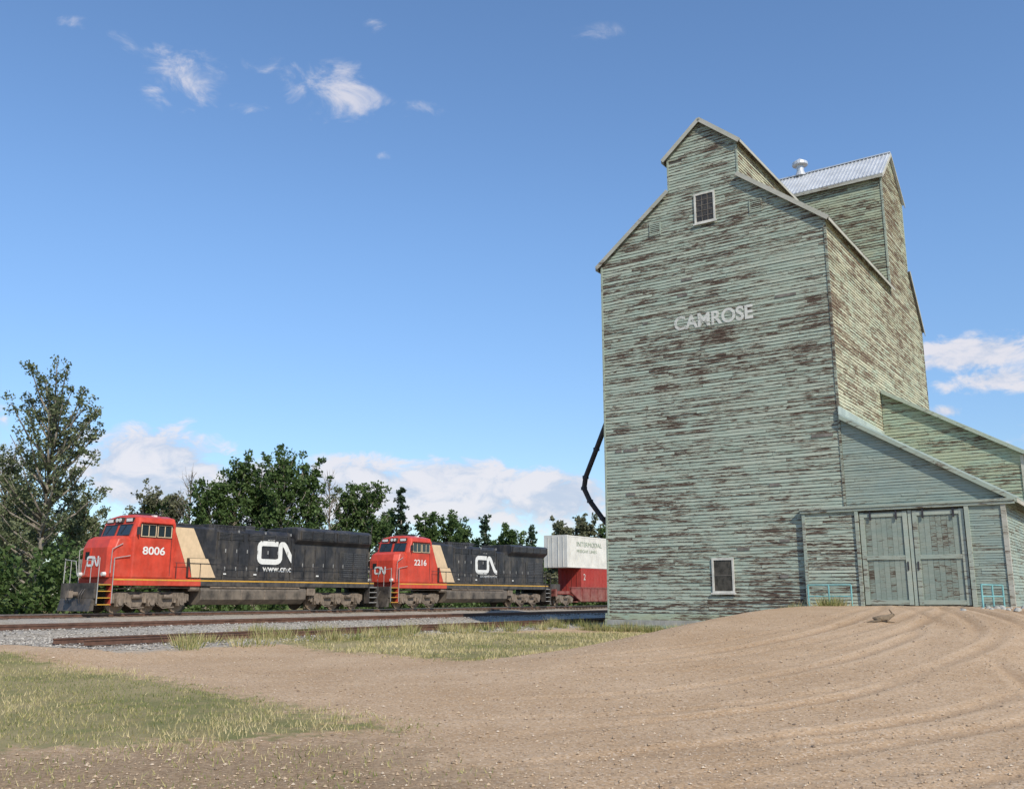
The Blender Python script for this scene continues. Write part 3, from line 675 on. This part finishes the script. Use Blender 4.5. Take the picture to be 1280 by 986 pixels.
for k in range(5):
    z=.35+k*.13; o=.13-.02*k
    mb.add([(-.15,-o,z),(8.5,-o,z),(8.5,-o+.02,z+.13),(-.15,-o+.02,z+.13)],[(0,1,2,3)]); mb.add([(-.15+.02*k,-o,z),(-.15+.02*k,17.4,z),(-.13+.02*k,17.4,z+.13),(-.13+.02*k,-o,z+.13)],[(0,1,2,3)])
mb.obj('skirt',EL_,mannex,recalc=False)
def slab(mb,p0,p1,axis,h0,h1,th=.1,mi=0):
    dx,dz=p1[0]-p0[0],p1[1]-p0[1]; L=math.hypot(dx,dz); nx_,nz_=-dz/L*th,dx/L*th
    if nz_<0: nx_,nz_=-nx_,-nz_
    mb.prism([p0,p1,(p1[0]+nx_,p1[1]+nz_),(p0[0]+nx_,p0[1]+nz_)],axis,h0,h1,mi)
mb=MB(); sl_=(19.2-EV)/3.45; OH=.16
slab(mb,(-.2,EV-.2*sl_+.02),(3.42,19.2),'y',-OH,10.72,.06); slab(mb,(WD+.2,EV-.2*sl_+.02),(6.68,19.2),'y',-OH,10.72,.06)
cs=1.35/1.6
slab(mb,(3.25,20.8-.2*cs+.02),(5.05,22.17),'y',-OH,10.72,.06); slab(mb,(6.85,20.8-.2*cs+.02),(5.05,22.17),'y',-OH,10.72,.06)
slab(mb,(17.55,15.9-.17+.0),(15.13,18.53),'x',-.12,WD+.12,.06)
mb.obj('shingle_roofs',EL_,mroof)
mb=MB(); hs=1.85/2.17; O2=.14
slab(mb,(10.55,22.5-.2*hs+.02),(12.92,24.37),'x',-O2,WD+O2,.05); slab(mb,(15.3,22.5-.2*hs+.02),(12.92,24.37),'x',-O2,WD+O2,.05)
x=-.12
while x<WD+.1:
    slab(mb,(10.54,22.5-.2*hs+.075),(12.9,24.425),'x',x,x+.05,.035); slab(mb,(15.31,22.5-.2*hs+.075),(12.94,24.425),'x',x,x+.05,.035); x+=.2
mb.box(-O2,WD+O2,12.8,13.04,24.42,24.48)
mb.obj('metal_roof',EL_,mmetal)
mb=MB(); mb.cyl((5.5,12.9,24.3),(5.5,12.9,25.0),.2,.2,16); mb.cyl((5.5,12.9,25.0),(5.5,12.9,25.15),.42,.42,16); mb.cyl((5.5,12.9,25.15),(5.5,12.9,25.4),.42,.05,16); mb.cyl((5.5,12.9,24.35),(5.5,12.9,24.6),.34,.22,16); mb.obj('roof_ventilator',EL_,mmetal,smooth=False)
mb=MB()
def rake(p0,p1,yf,w=.13,th=.03):
    dx,dz=p1[0]-p0[0],p1[1]-p0[1]; L=math.hypot(dx,dz); n=(dz/L*w,-dx/L*w)
    if n[1]>0: n=(-n[0],-n[1])
    up=(-n[0]*.4,-n[1]*.4)
    mb.prism([(p0[0]+up[0],p0[1]+up[1]),(p1[0]+up[0],p1[1]+up[1]),(p1[0]+n[0],p1[1]+n[1]),(p0[0]+n[0],p0[1]+n[1])],'y',yf-th,yf)
YR=-OH-.002
rake((-.22,EV-.2*sl_+.04),(3.44,19.22),YR); rake((WD+.22,EV-.2*sl_+.04),(6.66,19.22),YR)
rake((3.23,20.8-.2*cs+.04),(5.045,22.2),YR); rake((6.87,20.8-.2*cs+.04),(5.055,22.2),YR)
for z,b0,b1,x in((EV-.26,-OH,10.7,WD+.21),(20.56,-OH,10.7,6.86)): mb.box(x,x+.03,b0,b1,z,z+.13)
mb.box(-.24,-.21,-OH,10.7,EV-.26,EV-.13); mb.box(3.21,3.24,-OH,10.7,20.56,20.69)
for p0,p1 in(((10.53,22.33),(12.92,24.4)),((15.31,22.33),(12.92,24.4)),((17.57,15.7),(15.1,18.55))):
    mb.prism([p0,p1,(p1[0],p1[1]-.16),(p0[0],p0[1]-.16)],'x',WD+O2+.002,WD+O2+.03)
mb.box(-O2,WD+O2,10.51,10.54,22.2,22.34)
mb.obj('roof_trim',EL_,mtrim)
mb=MB()
mb.box(-.035,.05,-.045,.08,.9,EV-.1)
mb.box(WD-.04,WD+.045,-.045,.06,.9,EV-.1); mb.box(3.42,3.50,-.045,.03,19.2,20.75); mb.box(6.62,6.68,-.045,.05,19.2,20.75)
mb.box(WD-.04,WD+.045,10.70,10.78,16.4,22.4); mb.box(WD-.05,WD+.04,17.33,17.44,.9,15.8); mb.box(WD-.05,WD+.042,15.04,15.14,18.6,22.3)
mb.obj('corner_boards',EL_,mtrg)
wframe=pmat('window_frame',(.58,.56,.50),.7,0,.2); wglass=pmat('dusty_glass',(.06,.052,.042),.3,0,.6,5); wdark=pmat('window_bars',(.15,.13,.11),.8)
def window(cx,cz,w_,h_,nx_,nz_,y=-.03):
    mb=MB(); f=.08
    mb.box(cx-w_/2,cx+w_/2,y-.045,y,cz-h_/2,cz-h_/2+f,0);mb.box(cx-w_/2,cx+w_/2,y-.045,y,cz+h_/2-f,cz+h_/2,0)
    mb.box(cx-w_/2,cx-w_/2+f,y-.044,y,cz-h_/2+f,cz+h_/2-f,0);mb.box(cx+w_/2-f,cx+w_/2,y-.044,y,cz-h_/2+f,cz+h_/2-f,0)
    mb.box(cx-w_/2-.06,cx+w_/2+.06,y-.08,y-.046,cz-h_/2-.05,cz-h_/2+.02,0)
    mb.box(cx-w_/2+f,cx+w_/2-f,y-.012,y,cz-h_/2+f,cz+h_/2-f,1)
    for i in range(1,nx_): x=cx-w_/2+f+(w_-2*f)*i/nx_; mb.box(x-.014,x+.014,y-.028,y-.0125,cz-h_/2+f,cz+h_/2-f,2)
    for i in range(1,nz_): z=cz-h_/2+f+(h_-2*f)*i/nz_; mb.box(cx-w_/2+f,cx+w_/2-f,y-.030,y-.0125,z-.014,z+.014,2)
    mb.obj('window',EL_,[wframe,wglass,wdark])
window(5.12,18.05,.95,1.38,3,5); window(5.2,2.5,.92,1.36,1,2)
for cx,cz in((2.75,17.6),(7.36,17.6)):
    mb=MB(); s_=.28
    mb.box(cx-s_,cx+s_,-.055,-.03,cz+s_-.06,cz+s_);mb.box(cx-s_,cx+s_,-.055,-.03,cz-s_,cz-s_+.06);mb.box(cx-s_,cx-s_+.06,-.054,-.03,cz-s_+.06,cz+s_-.06);mb.box(cx+s_-.06,cx+s_,-.054,-.03,cz-s_+.06,cz+s_-.06)
    mb.box(cx-s_+.06,cx+s_-.06,-.034,-.03,cz-s_+.06,cz+s_-.06,1)
    for k in range(5): z=cz-s_+.08+k*.085; mb.add([(cx-s_+.06,-.06,z),(cx+s_-.06,-.06,z),(cx+s_-.06,-.036,z+.05),(cx-s_+.06,-.036,z+.05)],[(0,1,2,3)])
    mb.obj('louvre',EL_,[mtrg,mcore])
mb=MB()
for k in range(12):
    a=random.uniform(.5,9.3); z=random.uniform(2,15); w_=random.uniform(.2,.9); z=Z1+round((z-Z1)/.135)*.135
    mb.box(a,a+w_,-.040,-.030,z+.01,z+.12)
mb.obj('repair_boards',EL_,mroof)
mtx,t,p=newmat('faded_white_letters'); tc=t.node('ShaderNodeTexCoord').outputs['Object']
tr=t.node('ShaderNodeBsdfTransparent'); mx=t.node('ShaderNodeMixShader'); om=[n for n in t.n if n.type=='OUTPUT_MATERIAL'][0]
p.inputs['Base Color'].default_value=(.70,.69,.63,1); p.inputs['Roughness'].default_value=.9
pk=t.noise(t.map(tc,(1.6,22,1)),1,6,.7); xg=t.node('ShaderNodeSeparateXYZ'); t.l.new(tc,xg.inputs[0])
v=t.m('ADD',pk,t.m('MULTIPLY',t.m('SUBTRACT',xg.outputs[0],1.0),.02))
t.put(mx.inputs[0],t.m('MULTIPLY',t.sstep(v,.385,.49),.88)); t.l.new(tr.outputs[0],mx.inputs[1]); t.l.new(p.outputs[0],mx.inputs[2]); t.l.new(mx.outputs[0],om.inputs[0])
text('town_name','CAMROSE',EL_,mtx,(3.5,-.042,12.78),3.5,.62,bold=.03)
# ---- drive shed
mb=MB(); SW=15.4
shed=[(WD+.05,.3),(SW,.3),(SW,5.1),(WD+.05,8.3)]
siding(mb,shed,lambda u,z,o:(u,-o+.0,z),h=.105,off=.018,miss=0)
siding(mb,[(0,.3),(6.9,.3),(6.9,5.1),(0,5.1)],lambda u,z,o:(SW+o,u,z),h=.105,off=.018,miss=0)
mb.obj('drive_shed_walls',EL_,mshed,recalc=False)
mb=MB(); mb.prism([(WD+.03,.2),(SW-.02,.2),(SW-.02,5.05),(WD+.03,8.25)],'y',.002,6.88); mb.prism([(WD+.03,.2),(SW-.02,.2),(SW-.02,7.3),(WD+.03,10.4)],'y',6.92,16.5); mb.obj('shed_core',EL_,mcore)
ann=[(WD+.03,4.0),(SW+.0,4.0),(SW+.0,7.4),(WD+.03,10.5)]
mb=MB(); siding(mb,ann,lambda u,z,o:(u,6.9-o,z),miss=0); siding(mb,[(6.9,.3),(16.5,.3),(16.5,7.4),(6.9,7.4)],lambda u,z,o:(SW+o,u,z)); siding(mb,[(WD+.03,.3),(SW,.3),(SW,7.4),(WD+.03,10.5)],lambda u,z,o:(u,16.5+o,z)); mb.obj('annex_walls',EL_,mannex,recalc=False)
mb=MB(); ss=(8.3-5.1)/(SW-WD-.05)
slab(mb,(WD+.03,8.36),(SW+.4,5.1-.4*ss+.06),'y',-.16,6.86,.06)
x=-.14
while x<6.8: slab(mb,(WD+.05,8.36+.05),(SW+.41,5.1-.4*ss+.11),'y',x,x+.05,.05); x+=.22
slab(mb,(WD+.06,10.56),(SW+.45,7.4-.45*.585+.06),'y',6.72,16.8,.06)
mb.box(WD+.03,WD+.06,-.14,6.86,8.4,8.75)
mb.obj('shed_roofs',EL_,mgrnr)
mb=MB()
for (a0,z0,a1,z1,y) in((WD+.05,8.40,SW+.42,5.1-.42*ss+.10,-.165),(WD+.08,10.6,SW+.47,7.4-.47*.585+.1,6.71)):
    mb.prism([(a0,z0),(a1,z1),(a1,z1-.16),(a0,z0-.16)],'y',y-.03,y)
mb.obj('shed_rake',EL_,mtrg)
mb=MB(); mb.box(SW-.09,SW+.04,-.05,.08,.3,5.0); mb.box(SW-.09,SW+.04,6.84,6.96,5.0,7.3); mb.box(SW+.40,SW+.43,-.16,6.8,4.80,4.93); mb.box(15.3,SW+.05,-.18,-.05,.3,4.85); mb.obj('shed_corner',EL_,mtrim)
mb=MB(); siding(mb,[(8.6,.5),(10.5,.5),(10.5,4.82),(8.6,4.82)],lambda u,z,o:(u,-.13-o,z),h=.12,miss=0); mb.obj('door_surround_siding',EL_,mfront,recalc=False)
mb=MB(); siding(mb,[(14.25,.5),(15.3,.5),(15.3,4.82),(14.25,4.82)],lambda u,z,o:(u,-.13-o,z),h=.085,off=.014,miss=0); mb.obj('door_side_siding',EL_,mshed,recalc=False)
mb=MB(); mb.box(8.58,10.5,-.128,-.03,.3,4.83); mb.box(14.2,15.29,-.128,-.03,.3,4.83); mb.obj('surround_core',EL_,mcore)
mb=MB(); mb.box(8.5,8.62,-.175,-.026,.3,4.9); mb.box(8.45,15.75,-.26,-.02,4.87,4.95); mb.box(8.45,15.75,-.22,-.20,4.76,4.868)
mb.box(10.46,10.58,-.21,-.03,.9,4.75); mb.box(14.16,14.30,-.21,-.03,.9,4.75); mb.obj('door_frame',EL_,mbat)
mb=MB(); mb.box(10.58,14.16,-.05,-.03,1.0,4.75); mb.obj('door_gap',EL_,mcore)
mb=MB(); mb2=MB()
for d0,d1 in((10.62,12.26),(12.44,14.12)):
    nb=9; w_=(d1-d0)/nb
    for k in range(nb):
        dz=random.uniform(0,.04)+(.10 if k in(7,8) and d0<11 else 0)
        mb.box(d0+k*w_+.004,d0+(k+1)*w_-.004,-.10-random.uniform(0,.006),-.055,1.36+dz,4.66)
    for a,b in((d0,d0+.15),(d1-.15,d1)): mb2.box(a,b,-.145,-.108,1.40,4.68)
    for z in(1.42,2.98,4.51): mb2.box(d0+.152,d1-.152,-.14,-.108,z,z+.15)
mb2.box(12.29,12.41,-.12,-.052,1.38,4.70)
mb.obj('doors',EL_,mdoor); mb2.obj('door_battens',EL_,mbat)
mb=MB()
for x in(11.0,11.9,12.8,13.8): mb.box(x-.03,x+.03,-.18,-.148,4.4,4.86)
for x in(12.18,12.52): mb.box(x-.02,x+.02,-.17,-.147,2.6,2.9)
mb.obj('door_hardware',EL_,mpipe)
mb=MB(); mb.box(9.9,15.0,-1.6,-.14,.6,1.33); mb.box(14.85,15.35,-3.6,-.2,.3,1.22); mb.obj('ramp_apron',EL_,mconc)
mb=MB()
def rail(P,zb,h):
    for (x,y) in P: mb.cyl((x,y,zb-.5),(x,y,zb+h),.03,.03,8)
    for hz in(h,h*.55): mb.tube([(x,y,zb+hz) for x,y in P],.026,8)
rail([(8.75,-.75),(9.5,-.75),(10.3,-.75)],1.2,.9); rail([(14.95,-3.4),(15.05,-2.0),(15.15,-.5)],1.25,.8)
mb.obj('ramp_railings',EL_,mrail,bevel=0)
mb=MB(); P=[(0,1.0,10.2),(-.5,1.2,9.6),(-1.3,1.5,8.3),(-2.1,1.85,7.1),(-2.25,1.95,6.6),(-2.0,2.05,6.0),(-1.5,2.3,5.2),(-.9,2.6,4.4)]
mb.tube(P,.12,10)
for q in P[1:-1]:
    mb.cyl((q[0],q[1],q[2]-.07),(q[0],q[1],q[2]+.07),.15,.15,10)
mb.box(-.9,0,2.2,3.4,4.9,5.0); mb.tube([(-.85,2.2,5.0),(-.85,2.2,6.0),(-.85,3.4,6.0),(-.85,3.4,5.0)],.03); mb.tube([(-.85,2.3,4.9),(0,2.3,4.2)],.04)
mb.tube([(-2.1,1.9,7.2),(-.05,1.6,10.6)],.012)
mb.obj('loading_spout',EL_,mpipe)
# ------------------------------------------------------------------ trees
def leafmat(name,c0,c1,c2):
    m,t,p=newmat(name); c=t.ramp(t.attr('rnd'),[(0,c0),(.55,c1),(1,c2)])
    t.put(p.inputs['Base Color'],c); p.inputs['Roughness'].default_value=.6; p.inputs['Specular IOR Level'].default_value=.2
    tl=t.node('ShaderNodeBsdfTranslucent'); t.put(tl.inputs[0],c); mx=t.node('ShaderNodeMixShader'); mx.inputs[0].default_value=.3
    om=[n for n in t.n if n.type=='OUTPUT_MATERIAL'][0]
    t.l.new(p.outputs[0],mx.inputs[1]); t.l.new(tl.outputs[0],mx.inputs[2]); t.l.new(mx.outputs[0],om.inputs[0]); return m
lg=leafmat('poplar_leaves',(.04,.075,.02),(.085,.135,.04),(.15,.205,.075)); la=leafmat('aspen_leaves',(.08,.10,.045),(.15,.175,.085),(.27,.28,.16))
ls=leafmat('spruce_needles',(.025,.05,.025),(.045,.075,.038),(.08,.115,.055)); lb=leafmat('dull_leaves',(.09,.10,.05),(.17,.175,.10),(.27,.26,.16))
bark=pmat('bark',(.22,.19,.15),.9,0,.3,6,bump=.4)
def leaves(C,R,n,size,flat=.6):
    C=np.repeat(np.array(C),n,0);R=np.repeat(np.array(R),n); N=len(C)
    D=rng.normal(0,1,(N,3)); D/=np.linalg.norm(D,axis=1)[:,None]; rr=rng.random(N)**.5
    P=C+D*(R*rr)[:,None]*np.array([1,1,.8])
    u=rng.normal(0,1,(N,3));u/=np.linalg.norm(u,axis=1)[:,None]; v=np.cross(u,rng.normal(0,1,(N,3)));v/=np.linalg.norm(v,axis=1)[:,None]
    s=(size*rng.uniform(.6,1.3,N))[:,None]; u=u*s;v=v*s*flat
    Q=np.stack([P-u,P+v,P+u,P-v],1).reshape(-1,3)
    return Q,N
def tree_parts(X,Y,H,Wd,kind,dens=1.0,z0=.2,fine=1.0):
    mb=MB(); C=[];R=[]; br=np.random.default_rng(int(abs(X*31+Y*17)*10)%99991)
    lean=br.normal(0,.02,2)*H
    def tp(h): return np.array([lean[0]*h*h,lean[1]*h*h+.1*math.sin(h*5),h*H])
    r0=.012*H+.05
    for k in range(8): mb.cyl(tp(k/8),tp((k+1)/8),r0*(1-k/8.3),r0*(1-(k+1)/8.3),7)
    nb=int((70 if kind!='spruce' else 110)*min(1.3,max(.5,H/13)))
    for i in range(nb):
        q=(i+br.random())/nb; 
        if kind=='spruce':
            h=.08+.92*q; wl=Wd/2*(1-h)**.8*br.uniform(.7,1.15)+.15; elv=br.uniform(-.25,.1)
        else:
            h=.10+.88*q**.9; prof=max(.12,(math.sin(math.pi*min(1,(h*.86+.10)))**.65)) ; wl=Wd/2*prof*br.uniform(.5,1.2); elv=math.radians(25+38*h)+br.normal(0,.12)
        az_=br.uniform(0,6.283); L=wl/max(.35,math.cos(elv)) if kind!='spruce' else wl
        if kind!='spruce': L=min(L,H*.30)
        b0=tp(max(.05,h-(.0 if kind=='spruce' else .08))); d=np.array([math.cos(az_)*math.cos(elv),math.sin(az_)*math.cos(elv),math.sin(elv)])
        b1=b0+d*L*.55+np.array([0,0,-.04*L]); b2=b0+d*L+np.array([0,0,(.08 if kind!='spruce' else .05)*L])
        rb=.012*L+.010; mb.cyl(b0,b1,rb*1.6,rb,5); mb.cyl(b1,b2,rb,rb*.3,5)
        if kind=='bare':
            for _ in range(6):
                s_=br.uniform(.3,1); q0=b0+(b2-b0)*s_; q1=q0+(d+br.normal(0,.5,3))*L*.28; mb.cyl(q0,q1,rb*.5,rb*.15,4)
            if br.random()<.15: C.append(b2);R.append(.3)
            continue
        nc=max(2,int(L/.55*dens+1))
        for k in range(nc):
            s_=br.uniform(.25,1.08) if kind!='spruce' else br.uniform(.1,1.0)
            C.append(b0+(b2-b0)*s_+br.normal(0,.16,3)); R.append(br.uniform(.25,.62) if kind!='spruce' else br.uniform(.15,.32))
    return mb,C,R
NAMES={'poplar':'poplar_tree','aspen':'aspen_tree','spruce':'spruce_tree','bare':'bare_tree','dull':'willow_tree'}
MATS={'poplar':lg,'aspen':la,'spruce':ls,'bare':lb,'dull':lb}
def pos(u,Y,Z): return (u-640)/F*(cP*Y+sP*Z)
def topz(v,Y):
    y=(493-v)/F; return 1.7+Y*(sP+y*cP)/(cP-y*sP)
def tree(u,Y,vt,wpx,kind,dens=1.0,nl=22,size=.15):
    H=(topz(vt,Y)-.2)*(.87 if kind in('aspen','poplar','dull') else .95); X=pos(u,Y,H/2); Wd=wpx*Y/F
    e=empty(NAMES[kind],(X,Y,.2)); mb,C,R=tree_parts(X,Y,H,Wd,kind,dens); mb.obj('trunk_and_limbs',e,bark,smooth=True,recalc=False)
    if C:
        Q,N=leaves(C,R,nl,size); cr=np.repeat(rng.random(len(C)),nl); r=np.clip(.55*cr+.45*rng.random(N),0,1)
        fastmesh('foliage',Q,4,MATS[kind],parent=e,attrs={'rnd':r})
T=[(58,68,452,155,'aspen',1.15,19,.12),(6,72,540,80,'aspen',1.1,20,.12),(100,78,600,70,'aspen',1.2,22,.13),(30,84,590,90,'aspen',1.3,22,.14),
(182,92,604,62,'dull',1.1,22,.15),(212,94,598,58,'dull',1,20,.15),(236,90,570,34,'bare',1,10,.1),(262,86,584,58,'poplar',1.4,24,.15),(292,87,552,60,'poplar',1.4,24,.15),(322,90,572,54,'poplar',1.4,24,.15),
(353,86,548,62,'poplar',1.4,24,.15),(386,88,562,56,'poplar',1.4,24,.15),(413,90,578,34,'bare',1,10,.1),(330,92,598,54,'dull',1,20,.15),(432,92,600,52,'poplar',1.3,24,.15),(462,92,586,60,'poplar',1.4,24,.15),(484,98,620,44,'poplar',1.4,24,.15),
(503,96,602,44,'spruce',1.6,20,.14),(532,100,640,54,'poplar',1.5,24,.17),(560,103,646,54,'poplar',1.5,24,.17),(605,104,640,38,'spruce',1.6,20,.14),(582,106,652,44,'poplar',1.5,24,.17),
(640,108,656,50,'poplar',1.5,24,.17),(664,108,654,34,'spruce',1.4,20,.14),(700,118,652,64,'dull',1.3,24,.2),(735,120,644,64,'dull',1.3,24,.2),(765,118,655,60,'poplar',1.3,24,.2),(800,118,650,60,'poplar',1.3,24,.2)]
for a in T: tree(*a)
def mass(name,n,A0,A1,B0,B1,h0,h1,mat,size=.25,nl=26):
    C=[];R=[]
    for i in range(n):
        A=random.uniform(A0,A1);B=random.uniform(B0,B1);x,y=W2(A,B); H=random.uniform(h0,h1)*(1+.25*math.sin(B*.23)+.15*math.sin(B*.71))
        for k in range(int(H*4)):
            hh_=random.random()**.8; wv=1.5*(math.sin(math.pi*(.12+.8*hh_)))
            a=random.uniform(0,6.28); C.append((x+math.cos(a)*wv*random.random(),y+math.sin(a)*wv*random.random(),.2+hh_*H)); R.append(random.uniform(.3,.8))
    Q,N=leaves(C,R,nl,size); r=np.clip(.55*np.repeat(rng.random(len(C)),nl)+.45*rng.random(N),0,1)
    fastmesh(name,Q,4,mat,attrs={'rnd':r})
mass('shrub_thicket',210,-62,-54,5,150,2.0,4.0,lg,.19,18)
mass('distant_trees',320,-100,-80,10,230,5.5,9.0,lg,.36,14)
mass('distant_trees',170,-86,-74,-40,40,5,8,la,.35,14)
# ------------------------------------------------------------------ hare
def hare():
    x,y=9.3,24.7; z=float(height(np.array([x]),np.array([y]))[0])
    e=empty('jackrabbit',(x,y,z-.005),math.radians(-12))
    V=[(0,0,.10),(.13,0,.11),(.26,0,.12),(.33,0,.165),(.385,0,.20),(.44,0,.185)]; R=[.092,.082,.068,.045,.045,.022]
    E=[(0,1),(1,2),(2,3),(3,4),(4,5)]
    def chain(root,pts):
        last=root
        for (p_,r_) in pts: V.append(p_);R.append(r_);E.append((last,len(V)-1)); last=len(V)-1
    for s in(-1,1):
        chain(4,[((.365,.018*s,.235),.014),((.335,.028*s,.28),.018),((.30,.035*s,.335),.007)])
        chain(0,[((.03,.06*s,.07),.05),((.07,.085*s,.045),.032),((-.12,.085*s,.03),.02),((-.22,.09*s,.014),.013),((-.27,.09*s,.012),.01)])
        chain(2,[((.25,.05*s,.07),.03),((.22,.055*s,.035),.02),((.32,.055*s,.016),.013),((.41,.055*s,.012),.011)])
    chain(0,[((-.08,0,.11),.04),((-.12,0,.12),.022)])
    me=bpy.data.meshes.new('body'); me.from_pydata(V,E,[]); o=bpy.data.objects.new('body',me); COL.objects.link(o); o.parent=e
    sm=o.modifiers.new('skin','SKIN'); 
    for i,r in enumerate(R): me.skin_vertices[0].data[i].radius=(r,r)
    me.skin_vertices[0].data[0].use_root=True
    s2=o.modifiers.new('sub','SUBSURF'); s2.levels=2;s2.render_levels=2
    m=pmat('hare_fur',(.20,.15,.10),.95,0,.3,18,bump=.5); me.materials.append(m)
    mb=MB()
    for s in(-1,1): mb.cyl((.40,.03*s,.207),(.402,.040*s,.208),.009,.007,8)
    mb.obj('eyes',e,glass)
hare()
mb=MB()
for i in range(14):
    a=random.uniform(14.6,16.2);b=random.uniform(-6,-3.2); P=Vector((4.1,41,0))+Vector((TY,-TX,0))*a+Vector((TX,TY,0))*b
    z=float(height(np.array([P.x]),np.array([P.y]))[0]); s=random.uniform(.05,.14)
    mb.cyl((P.x,P.y,z-s*.3),(P.x+s*.2,P.y,z+s*.6),s,s*.55,7)
mb.obj('stones',None,mconc,smooth=False,bevel=.02)
print('faces',sum(len(o.data.polygons) for o in bpy.data.objects if o.type=='MESH'))
